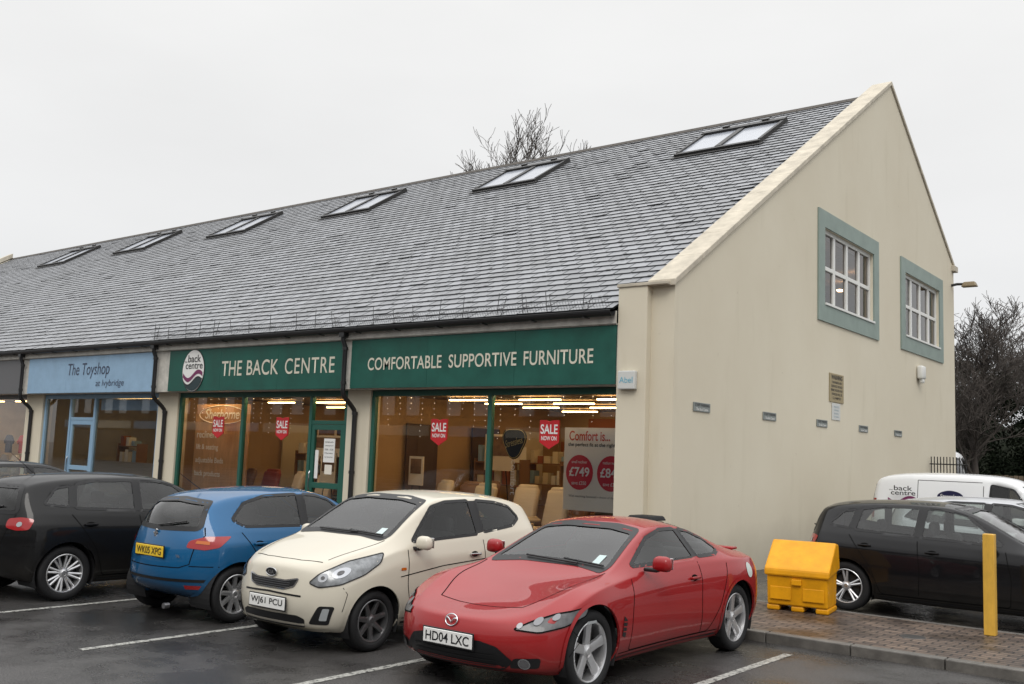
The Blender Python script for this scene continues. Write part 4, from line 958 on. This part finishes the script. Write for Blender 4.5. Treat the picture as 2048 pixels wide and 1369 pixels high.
text('at Ivybridge',1.35,.22,NAVY,(-16.35,-.037,3.34),(1,0,0),(0,0,1),sc,shear=.1,ext=.004)
board(-27.6,-21.1,GREYS,'plain dark grey fascia board')
# ---------------------------------------------------------------- shopfronts
FG=M('frame_green',(.012,.09,.065),.45)
FB=M('frame_blue',(.22,.36,.50),.45)
FGR=M('frame_grey',(.12,.12,.12),.5)
def front(a,b,mull,mat,door=None,label=''):
    sf=empty('shopfront',(0,0,0),parent=bld)
    mb=MB(); y0,y1=.38,.46
    mb.box(a,b,y0,y1,.1,.42); mb.box(a,b,y0,y1,2.99,3.11)
    for x in mull: mb.box(x-.045,x+.045,y0-.01,y1+.01,.42,2.99)
    if door:
        d0,d1=door; mb.box(d0+.045,d1-.045,y0,y1,2.40,2.48)
    mb.obj('frame',mat,sf,bevel=.006)
    if door:
        d=MB(); x0,x1=d0+.05,d1-.05
        d.box(x0,x0+.1,y0+.005,y1-.005,.12,2.395); d.box(x1-.1,x1,y0+.005,y1-.005,.12,2.395); d.box(x0+.1,x1-.1,y0+.005,y1-.005,2.28,2.395); d.box(x0+.1,x1-.1,y0+.005,y1-.005,.12,.4); d.box(x0+.1,x1-.1,y0+.005,y1-.005,1.05,1.17)
        dd=d.obj('door',mat,sf,bevel=.005)
        MB().tube([(x0+.05,.36,1.0),(x0+.05,.33,1.05),(x0+.05,.33,1.35),(x0+.05,.36,1.4)],.012,6).obj('handle',CHROME,dd)
    MB().quad((a,.425,.42),(b,.425,.42),(b,.425,2.99),(a,.425,2.99)).obj('pane',SGLASS,sf,recalc=False)
front(-7.05,-.97,(-7.0,-3.94,-1.02),FG)
front(-13.78,-7.72,(-13.73,-11.28,-8.91,-7.80),FG,(-8.91,-7.80))
front(-20.42,-14.62,(-20.35,-18.96,-17.7,-14.67),FB,(-18.96,-17.7))
front(-27.6,-21.4,(-27.5,-24.5,-21.45),FGR)
def shop(a,b,wallc,floorc,ceilc,depth=7.5):
    r=MB(); y0,y1=.62,depth
    r.quad((a,y1,.1),(b,y1,.1),(b,y1,3.08),(a,y1,3.08)); r.quad((a,y0,.1),(a,y1,.1),(a,y1,3.08),(a,y0,3.08)); r.quad((b,y0,.1),(b,y1,.1),(b,y1,3.08),(b,y0,3.08))
    r.obj('interior_wall',wallc,bld)
    MB().quad((a,.46,.106),(b,.46,.106),(b,y1,.106),(a,y1,.106)).obj('interior_floor',floorc,bld)
    MB().quad((a,.36,3.085),(b,.36,3.085),(b,y1,3.085),(a,y1,3.085)).obj('interior_ceiling',ceilc,bld)
WB=M('warm_wall',(.40,.26,.13),.8,var=.08,vscale=1.0); FB_=M('carpet',(.12,.075,.05),.9); CE=M('ceiling',(.20,.14,.09),.9)
shop(-7.4,-.45,WB,FB_,CE); shop(-14.2,-7.44,WB,FB_,CE)
shop(-20.9,-14.24,M('dim_wall',(.40,.38,.33),.9,var=.15,vscale=1),FB_,M('ceil2',(.25,.24,.21),.9))
shop(-28,-20.94,M('pale_wall',(.6,.55,.48),.8,var=.2,vscale=2),FB_,CE)
rg=random.Random(9)
PC=[M('panel_brown',(.06,.03,.018),.6),M('panel_cream',(.62,.55,.42),.7),M('panel_rust',(.32,.10,.04),.7),M('panel_dark',(.025,.018,.014),.7)]
for a,b in((-7.35,-.5),(-14.15,-7.5)):
    x=a+.1
    while x<b-.5:
        wd=rg.uniform(.35,1.0); x1=min(b-.1,x+wd); z1=rg.choice((2.9,2.3,2.3,1.9))
        MB().box(x,x1,7.43,7.495,.12,z1).obj('wall_panel',rg.choice(PC+[PC[3]]),bld); x=x1+rg.uniform(.12,.6)
    for yy in(2.2,4.4,6.2):
        for xs in(a+.02,b-.06): MB().box(xs,xs+.04,yy-.5,yy+.5,.8,2.5).obj('wall_panel',rg.choice(PC),bld)
SHW=M('shelf_wood',(.22,.12,.06),.5)
for a,b,ys in((-7.2,-.8,(3.8,5.6)),(-14,-7.8,(4.0,5.8)),(-20.6,-14.6,(2.6,4.4))):
    for y in ys:
        x=a+rg.uniform(0,.5)
        while x<b-1.2:
            wd=rg.uniform(.9,1.4); sh=empty('display_shelf',(x,y,.106),0,'low wooden display shelf stacked with goods','shelf','showroom shelves')
            mb=MB()
            for z in(.1,.6,1.1,1.6): mb.box(0,wd,0,.35,z,z+.03)
            mb.box(-.03,0,0,.35,0,1.7); mb.box(wd,wd+.03,0,.35,0,1.7); mb.obj('shelf_frame',SHW,sh)
            for z in(1.132,1.632):
                xx=.04
                while xx<wd-.2:
                    bw=rg.uniform(.1,.22); MB().box(xx,xx+bw,.05,.28,z,z+rg.uniform(.15,.4)).obj('boxed_goods',rg.choice(PC[1:3]+[BLUEP,WHITE]),sh); xx+=bw+rg.uniform(.03,.14)
            x+=wd+rg.uniform(.5,1.3)
STRIP=M('strip_light',(1,.9,.7),.5,emit=(1,.62,.24),es=20)
FSTR=M('added_front_light',(1,.9,.7),.5,emit=(1,.68,.34),es=26)
for (x0,x1,nx,ys) in((-6.8,-1.2,3,(2.0,3.2,4.6,6.2)),(-13.6,-8,3,(2.6,4.6,6.2)),(-27,-21.4,3,(1.6,3.4,5.2))):
    for i in range(nx):
        for y in ys:
            x=x0+(x1-x0)*(i+.5)/nx
            tag(MB().box(x-.5,x+.5,y-.03,y+.03,3.0,3.025).obj('ceiling_light',STRIP),'warm strip light added to brighten the toy shop interior','lamp','shop ceiling lights')
        x=x0+(x1-x0)*(i+.5)/nx
        tag(MB().box(x-.7,x+.7,.56,.62,3.045,3.07).obj('added_window_light',FSTR),'unseen warm strip light added to brighten the shop window display','lamp','added window display lights')  # strip added out of view behind the fascia to light the display panels
for y in(1.8,4.2): tag(MB().box(-19,-16,y,y+.06,3.0,3.03).obj('ceiling_light',STRIP),'warm strip light added to brighten the toy shop interior','lamp','shop ceiling lights')  # extra strips added to brighten the inside of the toy shop
SRED=M('sale_red',(.50,.012,.018),.45)
for x in(-12.2,-9.87,-5.2,-2.59):
    o=[(-.21,.25),(-.07,.25),(0,.22),(.07,.25),(.21,.25),(.21,-.14),(0,-.26),(-.21,-.14)]
    k=len(o); s=MB().add([(x+a,.40,2.29+b) for a,b in o]+[(x+a,.415,2.29+b) for a,b in o],[tuple(range(k)),tuple(range(k,2*k))]+[(i,(i+1)%k,k+(i+1)%k,k+i) for i in range(k)])
    s=tag(s.obj('sale_sign',SRED),'red shield shaped sale sign stuck in the shop window','sign','sale signs')
    text('SALE',.37,.17,WHITE,(x,.398,2.38),(1,0,0),(0,0,1),s,bold=.02,ext=.003)
    text('NOW ON',.33,.075,WHITE,(x,.398,2.22),(1,0,0),(0,0,1),s,bold=.02,ext=.003)
PO=M('poster_pale',(.72,.68,.60),.5)
po=tag(MB().box(-2.32,-.98,.50,.52,1.0,2.42).obj('poster',PO),'pale hanging poster with comfort slogan and red price discs','poster')
OR=M('poster_orange',(.50,.05,.01),.5); PK=M('price_red',(.50,.012,.035),.5)
text('Comfort is...',.84,.17,OR,(-2.22,.498,2.28),(1,0,0),(0,0,1),po,align='L',bold=.018,ext=.003)
text('the perfect fit at the right price',1.18,.085,INK,(-2.24,.498,2.12),(1,0,0),(0,0,1),po,align='L',bold=.012,ext=.003)
for x,a,b_,c_ in((-1.99,'£749','small recliner','save £350'),(-1.35,'£849','medium recliner','save £350')):
    k=30; MB().add([(x+.28*math.cos(2*math.pi*i/k),.496,1.65+.30*math.sin(2*math.pi*i/k)) for i in range(k)],[tuple(range(k))]).obj('price_disc',PK,po)
    text(a,.42,.16,WHITE,(x,.492,1.66),(1,0,0),(0,0,1),po,bold=.02,ext=.003); text(b_,.32,.05,WHITE,(x,.492,1.83),(1,0,0),(0,0,1),po,ext=.003); text(c_,.30,.06,WHITE,(x,.492,1.47),(1,0,0),(0,0,1),po,ext=.003)
text('With matching footstool • choice of three sizes',1.1,.05,INK,(-1.65,.498,1.24),(1,0,0),(0,0,1),po,ext=.003)
k=30; pts=[]
for i in range(k):
    t=2*math.pi*i/k; r_=.25*(1+.13*math.cos(3*(t+math.pi/2))); pts.append((-3.42+r_*1.05*math.cos(t),2.14+r_*1.1*math.sin(t)))
s=tag(MB().add([(a,.47,b) for a,b in pts]+[(a,.49,b) for a,b in pts],[tuple(range(k)),tuple(range(k,2*k))]+[(i,(i+1)%k,k+(i+1)%k,k+i) for i in range(k)]).obj('window_sign',INK),'black rounded triangular window sign with script lettering','sign')
GOLD=M('gold',(.5,.38,.15),.4)
text('Stressless',.40,.13,GOLD,(-3.42,.468,2.14),(.97,0,.24),(-.24,0,.97),s,shear=.2,ext=.003)
MB().tube([(a*.93-3.42*.07,.465,2.14+(b-2.14)*.93) for a,b in pts],.006,4,closed=True).obj('badge_border',GOLD,s)
tag(text('comfort',.62,.13,WHITE,(-3.38,.44,1.5),(0,0,-1),(1,0,0),None,'window_lettering',ext=.002),'pale vertical window lettering on the shop glass','lettering')
WD=M('wood_panel',(.55,.30,.13),.6,var=.25,vscale=2,stretch=(6,1,1))
po=tag(MB().box(-13.6,-11.5,.75,.78,.6,2.85).obj('window_panel',WD),'warm wooden window display panel with cream lettering','display panel')
CRM=M('cream_ink',(.85,.80,.68),.6)
text('Sherborne',1.35,.24,CRM,(-12.55,.745,2.62),(1,0,0),(0,0,1),po,shear=.25,ext=.003,bold=.008)
MB().tube([(-12.55+.9*math.cos(t),.742,2.6+.22*math.sin(t)) for t in [2*math.pi*i/36 for i in range(36)]],.008,4,closed=True).obj('oval_border',CRM,po)
for i,t in enumerate(('recliners','lift & seating','adjustable Beds','back products')): text(t,None,.17,CRM,(-13.5,.745,2.12-.32*i),(1,0,0),(0,0,1),po,align='L',ext=.003,bold=.015)
for x,z,w,h,c_ in((-8.3,1.85,.34,.5,WHITE),(-8.3,1.45,.22,.2,PO),(-8.68,1.55,.1,.6,WHITE)):
    tag(MB().box(x-w/2,x+w/2,.41,.418,z-h/2,z+h/2).obj('door_notice',c_),'small printed notice stuck on the shop door','notice','door notices')
n0=bpy.data.objects['door_notice']
for i,t in enumerate(('the back centre','opening hours','9.00 - 5.30','Monday','to Saturday')): text(t,.26,.035,INK,(-8.3,.408,2.03-i*.08),(1,0,0),(0,0,1),n0,ext=.002)
DB=M('display_board',(.60,.53,.42),.6)
for x,y,z,w,h in((-10.35,2.2,1.95,1.1,.5),(-9.3,1.3,1.45,.5,.7),(-6.1,3.4,1.95,.8,.8),(-12.0,3.6,2.0,.7,.9),(-6.7,1.4,1.5,.4,.6)):
    s=tag(MB().box(x-w/2,x+w/2,y,y+.03,z-h/2,z+h/2).obj('display_board',DB),'pale printed display board standing in the showroom','display board','showroom boards')
    MB().box(x-w/2+.05,x+w/2-.05,y-.008,y-.003,z-h*.1,z+h/2-.05).obj('picture',M('board_picture',(.16,.09,.05),.6,var=.5,vscale=6),s)
    MB().tube([(x-w/2,y+.02,.11),(x-w/4,y+.02,z-h/2)],.015,4).tube([(x+w/2,y+.02,.11),(x+w/4,y+.02,z-h/2)],.015,4).obj('leg',DARK,s)
BULB=M('fairy',(.8,.78,.7),.5,emit=(1,.93,.8),es=.7)
for a,b in((-13.6,-9.0),(-6.9,-1.1)):
    mb=MB(); x=a; rg=random.Random(5)
    while x<b:
        ln=rg.choice((.25,.4,.6,.8)); z=2.97
        xx=x
        while z>2.97-ln:
            mb.rbox((xx,.66,z),(.008,.008,.014),0,1); z-=.11; xx+=rg.uniform(-.02,.02)
        x+=rg.uniform(.25,.5)
    tag(mb.obj('string_lights',BULB),'strands of small white fairy lights hanging in the window','lights','window fairy lights')
CWOOD=M('chair_wood',(.2,.1,.05),.5)
def chair(x,y,mat,label,sc=1):
    e=empty('recliner_chair',(x,y,.106),math.radians(random.uniform(155,205)),label,'chair','recliner chairs on display')
    MB().rbox((0,0,.42),(.6,.58,.16),.06,3).rbox((0,.02,.33),(.5,.5,.08),.03,2).obj('seat',mat,e,smooth=True)
    MB().rbox((0,-.33,.82),(.56,.16,.72),.07,3,rot=Matrix.Rotation(math.radians(14),3,'X')).rbox((0,-.43,1.12),(.46,.14,.22),.06,3).obj('backrest',mat,e,smooth=True)
    for s_ in(1,-1): MB().rbox((.35*s_,0,.6),(.08,.5,.07),.03,2).tube([(.35*s_,.1,.58),(.33*s_,.05,.2)],.025,6).obj('armrest',mat,e,smooth=True)
    MB().lathe([(.0001,.0),(.3,.0),(.3,.03),(.05,.05),(.04,.3),(.0001,.3)],20,axis='z').obj('base',CWOOD,e)
CL=M('leather_cream',(.60,.50,.36),.45); CB=M('leather_black',(.015,.013,.012),.4); CRd=M('leather_red',(.25,.03,.02),.45); CG=M('leather_brown',(.18,.09,.045),.45)
for x,y,m_,l in((-3.15,1.1,CL,'cream'),(-2.12,1.15,CB,'black'),(-5.5,1.5,CG,'brown'),(-6.4,1.5,CL,'cream'),(-4.2,1.6,CL,'cream'),(-4.9,1.1,CL,'cream'),(-12.9,1.5,CG,'brown'),(-12.2,1.7,CRd,'dark red'),(-10.8,1.3,CL,'cream'),(-10.0,1.5,CL,'cream'),(-10.9,3.0,CB,'black'),(-3.9,3.0,CG,'brown'),(-6,2.6,CG,'brown')):
    chair(x,y,m_,l+' leather recliner chair on the showroom floor')
mb=MB()
for i in range(12): mb.box(-3.5+.26*i,-3.2+.26*i,2.4,3.3,.1+.2*i,.16+.2*i)
mb.tube([(-3.5,2.4,.95),(-.6,2.4,3.05)],.04,6)
for i in range(12): mb.tube([(-3.4+.26*i,2.4,.15+.2*i),(-3.4+.26*i,2.4,1.0+.19*i)],.018,4)
tag(mb.obj('staircase',M('stair_wood',(.28,.13,.05),.5)),'open wooden staircase inside the showroom','staircase')
for x,z,w,h in((-6.3,1.9,.9,.6),(-5.0,1.6,.7,1.2),(-12.5,1.8,1,.8),(-9.5,1.9,1.2,.8)):
    s=tag(MB().box(x-w/2,x+w/2,7.34,7.42,z-h/2,z+h/2).obj('wall_picture',DARK),'dark framed picture on the showroom wall','picture','wall pictures')
    MB().box(x-w/2+.07,x+w/2-.07,7.32,7.335,z-h/2+.07,z+h/2-.07).obj('canvas',M('canvas%d'%int(abs(x*10)),(.45,.34,.22),.7,var=.8,vscale=4),s)
tag(MB().box(-17.6,-14.75,.5,.53,2.68,2.98).obj('window_blind',BLUEP),'light blue roller blind across the top of the window','blind')
tag(MB().box(-20.2,-14.8,1.6,1.65,.1,1.3).obj('display_counter',M('counter',(.25,.22,.18),.6)),'low display counter behind the glass','counter')
cc=[(.45,.02,.02),(.7,.7,.68),(.02,.03,.08),(.3,.3,.32),(.5,.05,.1)]
for i in range(12):
    x=-21.9-.36*(i%9); col=cc[i%5]; mb=MB()
    z=.75+.62*(i%2)
    mb.add([(x-.16,1.4,z),(x+.16,1.4,z),(x+.14,1.4,z+.4),(x+.25,1.4,z+.28),(x+.28,1.4,z+.36),(x+.13,1.4,z+.54),(x+.05,1.4,z+.56),(x,1.4,z+.53),(x-.05,1.4,z+.56),(x-.13,1.4,z+.54),(x-.28,1.4,z+.36),(x-.25,1.4,z+.28),(x-.14,1.4,z+.4)],[tuple(range(13))])
    o=tag(mb.obj('hanging_shirt',M('cloth%d'%(i%5),col,.9)),'short sleeved shirt hung on display in the shop window','clothing','shirts on display')
    sd=o.modifiers.new('s','SOLIDIFY'); sd.thickness=.08
# ---------------------------------------------------------------- grit bin and post
YEL=M('grit_yellow',(.70,.31,.004),.45,var=.2,vscale=5,bump=.1,bscale=40,spec=.3)
gb=empty('grit_bin',(2.74,-1.42,.1),math.radians(9),'yellow plastic grit bin with sloping lid on the pavement','grit bin')
def prism(mb,prof,x0,x1):
    n=len(prof); mb.add([(x0,y,z) for y,z in prof]+[(x1,y,z) for y,z in prof],[tuple(range(n))[::-1],tuple(range(n,2*n))]+[(i,(i+1)%n,n+(i+1)%n,n+i) for i in range(n)]); return mb
mb=MB(); prism(mb,[(-.27,.07),(.27,.07),(.31,.50),(-.31,.44)],-.37,.37)
for x in(-.30,0,.30): mb.box(x-.08,x+.08,-.26,.26,0,.07)
mb.obj('bin_body',YEL,gb,bevel=.02)
mb=MB()
for x in(-.2,.2): mb.box(x-.13,x+.13,-.30,-.285,.14,.30)
mb.box(-.06,.06,-.335,-.30,.33,.40); mb.obj('bin_panel',YEL,gb,bevel=.01)
mb=MB(); prism(mb,[(-.34,.43),(.34,.50),(.33,.60),(.26,.83),(.10,.85),(-.33,.52)],-.40,.40); mb.obj('lid',YEL,gb,bevel=.025)
tag(MB().rbox((4.95,-1.48,.1+.56),(.12,.12,1.12),.008,2).obj('bollard',M('post_yellow',(.66,.38,.05),.5,var=.3,vscale=6,stretch=(1,1,.3))),'square yellow painted post standing on the pavement','bollard')
tag(MB().rbox((-.10,-.45,.55),(.42,.42,.86),.03,2).rbox((-.10,-.45,1.03),(.46,.46,.07),.02,2,taper=.85).obj('litter_bin',DARK),'dark square litter bin beside the corner of the shop','litter bin')
mb=MB()
for i in range(12): mb.tube([(.06+.08*i,14.5,.05),(.06+.08*i,14.5,2.3)],.014,5)
for z in(.3,2.1): mb.tube([(0.02,14.5,z),(1.0,14.5,z)],.018,5)
tag(mb.obj('railing',GUT),'black upright metal railing fixed at the wall','railing')
mb=MB()
for i in range(120): mb.box(-8+.16*i,-8+.16*i+.14,26,26.03,0,1.85+random.uniform(-.02,.02))
tag(mb.obj('fence',M('fence_wood',(.12,.09,.06),.8,var=.4,vscale=3)),'weathered brown timber fence beyond the car park','fence')
# ---------------------------------------------------------------- trees
BARK=M('bark',(.06,.05,.043),.9,var=.4,vscale=4)
def tree(base,height,seed,label,spread=.55,levels=4,r0=None,start=.2,mn=.014,tr_=.55,skip=.25):
    rg=random.Random(seed); t=empty('tree',base,0,label,'tree','bare winter trees')
    tr=MB(); cr=MB()
    def br(p,d,ln,rad,lv):
        n=4 if lv<3 else 3; pts=[p]; rads=[rad]; q=p.copy(); dd=d.copy(); tips=[]
        for i in range(n):
            dd=(dd+Vector((rg.uniform(-1,1),rg.uniform(-1,1),rg.uniform(-.5,.9)))*(.10+.06*lv)).normalized()
            q=q+dd*ln/n; pts.append(q.copy()); rads.append(rad*(1-.6*(i+1)/n)); tips.append((q.copy(),dd.copy(),rads[-1],(i+1)/n))
        (tr if lv<2 else cr).tube(pts,[max(mn,x) for x in rads],7 if lv==0 else (5 if lv<2 else 3),cap=False)
        if lv>=levels: return
        for (a,b,c_,f) in tips:
            if lv==0 and f<start: continue
            for _ in range(3 if lv<1 or f==1 else 2):
                if lv>=2 and rg.random()<skip: continue
                ang=rg.uniform(.35,.95); ax=Vector((rg.uniform(-1,1),rg.uniform(-1,1),rg.uniform(-.2,.6))).normalized()
                nd=(b*math.cos(ang)+ax*math.sin(ang)*1.2*spread/.55+Vector((0,0,.2))).normalized()
                br(a,nd,ln*rg.uniform(.42,.62),c_*rg.uniform(.5,.75),lv+1)
    br(Vector((0,0,0)),Vector((0,0,1)),height*tr_,r0 or height*.016,0)
    tr.obj('trunk',BARK,t,smooth=True,recalc=False); cr.obj('crown',BARK,t,recalc=False)
TL='tall bare winter tree rising behind the ridge'
tree((-33.4,40,0),20.2,11,TL,.45,mn=.016,tr_=.62,skip=0); tree((-31.8,41,0),19.3,12,TL,.45,mn=.016,tr_=.62,skip=0)
TB='bare branching winter tree behind the car park'
tree((-4.5,40,0),10.4,21,TB,.8,mn=.012,skip=.1); tree((.5,43,0),9.4,22,TB,.8,mn=.012,skip=.1); tree((-8.5,46,0),10.8,23,TB,.7,mn=.012,skip=.1); tree((-2.2,49,0),10.6,27,TB,.8,mn=.012,skip=.1)
def foliage_mat():
    m,n,b=nt('evergreen'); L=n.links.new
    at=n.nodes.new('ShaderNodeAttribute'); at.attribute_name='rnd'; r=n.nodes.new('ShaderNodeValToRGB'); e=r.color_ramp.elements
    e[0].color=(.005,.009,.005,1); e[1].color=(.024,.032,.017,1); L(at.outputs['Fac'],r.inputs['Fac']); L(r.outputs['Color'],b.inputs['Base Color']); b.inputs['Roughness'].default_value=.9; b.inputs['Specular IOR Level'].default_value=.1
    return m
EVG=foliage_mat()
def evergreen(base,h,w,seed):
    rg=random.Random(seed); t=empty('evergreen_tree',base,0,'dark evergreen tree behind the car park fence','tree','evergreen trees')
    MB().tube([(0,0,0),(0,0,h*.8)],[.2,.05],6).obj('trunk',BARK,t)
    vs=[];fs=[];rn=[]
    cl=[(Vector((rg.gauss(0,w*.32),rg.gauss(0,w*.3),h*rg.uniform(.05,.95)**.8)),rg.uniform(.45,1.0)) for _ in range(150)]
    for c,s in cl:
        f=1-.65*max(0,(c.z/h-.4)); c=Vector((c.x*f,c.y*f,c.z)); tone=rg.random()
        for _ in range(95):
            p=c+Vector((rg.gauss(0,1),rg.gauss(0,1),rg.gauss(0,.8)))*s*.5
            a=Vector((rg.uniform(-1,1),rg.uniform(-1,1),rg.uniform(-1,1))).normalized()*.11; b=a.orthogonal().normalized()*.06
            k=len(vs); vs+=[p-a,p+b,p+a,p-b]; fs.append((k,k+1,k+2,k+3)); rn.append(min(1,max(0,tone*.7+rg.uniform(0,.3))))
    me=bpy.data.meshes.new('crown'); me.from_pydata([tuple(v) for v in vs],[],fs); me.attributes.new('rnd','FLOAT','FACE').data.foreach_set('value',rn)
    mk('crown',me,t,EVG)
for i,(x,y,h,w) in enumerate(((-8,54,9.0,6),(-4,55,9.0,6),(0,56,9.0,6),(4,58,8,5.5),(-12,56,8.4,5))): evergreen((x,y,0),h,w,40+i)
# row of shops across the car park (seen mirrored in the glass)
ob=empty('shop_building',(0,-36,0),0,'brown brick shop terrace across the car park','building')
BR=M('opp_brick',(.13,.095,.07),.8,var=.4,vscale=1)
mb=MB(); mb.box(-90,60,-8,0,0,7); mb.obj('wall',BR,ob)
mb=MB(); mb.add([(-90,.4,7),(60,.4,7),(60,-4,10.5),(-90,-4,10.5),(60,-8.4,7),(-90,-8.4,7)],[(0,1,2,3),(3,2,4,5)]); mb.obj('roof',M('opp_roof',(.05,.05,.055),.6),ob)
DG=M('dark_glass',(.02,.02,.025),.1)
for i in range(22):
    MB().box(-88+6.2*i,-88+6.2*i+4.6,.01,.06,.3,2.8).obj('shop_window',DG,ob)
    MB().box(-88+6.2*i,-88+6.2*i+5.6,.01,.09,3.0,3.7).obj('fascia',WALL if i%2 else BLUEP,ob)
    for k in(0,1): MB().box(-87+6.2*i+2.4*k,-85.8+6.2*i+2.4*k,.01,.05,4.4,5.9).obj('upper_window',WHITE,ob)
# ---------------------------------------------------------------- world and light
w=bpy.data.worlds.new('World'); scene.world=w; w.use_nodes=True; n=w.node_tree; L=n.links.new
bg=n.nodes['Background']; bg.inputs['Strength'].default_value=.1
sky=n.nodes.new('ShaderNodeTexSky'); sky.sky_type='NISHITA'; sky.sun_disc=False; sky.sun_elevation=math.radians(46); sky.sun_rotation=math.radians(200)
hs=n.nodes.new('ShaderNodeHueSaturation'); hs.inputs['Saturation'].default_value=.15; L(sky.outputs[0],hs.inputs['Color'])
tc=n.nodes.new('ShaderNodeTexCoord'); sx=n.nodes.new('ShaderNodeSeparateXYZ'); L(tc.outputs['Generated'],sx.inputs[0])
cr=n.nodes.new('ShaderNodeValToRGB'); e=cr.color_ramp.elements
e[0].position=0; e[0].color=(.29,.298,.305,1); e[1].position=1; e[1].color=(.95,.95,.95,1)
for p,c_ in((.08,(.335,.34,.345)),(.2,(.36,.362,.364)),(.45,(.385,.385,.383)),(.7,(.75,.75,.75))): 
    q=cr.color_ramp.elements.new(p); q.color=(*c_,1)
L(sx.outputs['Z'],cr.inputs['Fac'])
no=n.nodes.new('ShaderNodeTexNoise'); no.inputs['Scale'].default_value=2.2; no.inputs['Detail'].default_value=5; 
mp=n.nodes.new('ShaderNodeMapping'); mp.inputs['Scale'].default_value=(1,1,3); L(tc.outputs['Generated'],mp.inputs['Vector']); L(mp.outputs['Vector'],no.inputs['Vector'])
mr=n.nodes.new('ShaderNodeMapRange'); mr.inputs['To Min'].default_value=21.5; mr.inputs['To Max'].default_value=26.5; L(no.outputs['Fac'],mr.inputs['Value'])
vm=n.nodes.new('ShaderNodeVectorMath'); vm.operation='SCALE'; L(cr.outputs['Color'],vm.inputs[0]); L(mr.outputs[0],vm.inputs['Scale'])
mx=n.nodes.new('ShaderNodeMix'); mx.data_type='RGBA'; mx.inputs[0].default_value=.95; L(hs.outputs[0],mx.inputs[6]); L(vm.outputs[0],mx.inputs[7])
L(mx.outputs[2],bg.inputs['Color'])
sl=bpy.data.lights.new('sun','SUN'); sl.energy=1.1; sl.angle=math.radians(25); sl.color=(1,.96,.90)
so=bpy.data.objects.new('sun',sl); COL.objects.link(so)
d=Vector((-.35,.60,-.72)).normalized(); so.rotation_euler=d.to_track_quat('-Z','Y').to_euler()
# ---------------------------------------------------------------- camera
cd=bpy.data.cameras.new('camera'); cam=bpy.data.objects.new('camera',cd); COL.objects.link(cam); scene.camera=cam
cd.sensor_width=36; cd.lens=34.75; cd.clip_end=2000
R=Vector((.7897,.6126,.0383)); U=Vector((.0396,-.1132,.9929)); F=Vector((-.6123,.7823,.1137))
mtx=Matrix(((R.x,U.x,-F.x,7.63),(R.y,U.y,-F.y,-13.82),(R.z,U.z,-F.z,1.9),(0,0,0,1)))
cam.matrix_world=mtx
scene.view_settings.view_transform='Standard'; scene.view_settings.look='None'; scene.view_settings.exposure=0
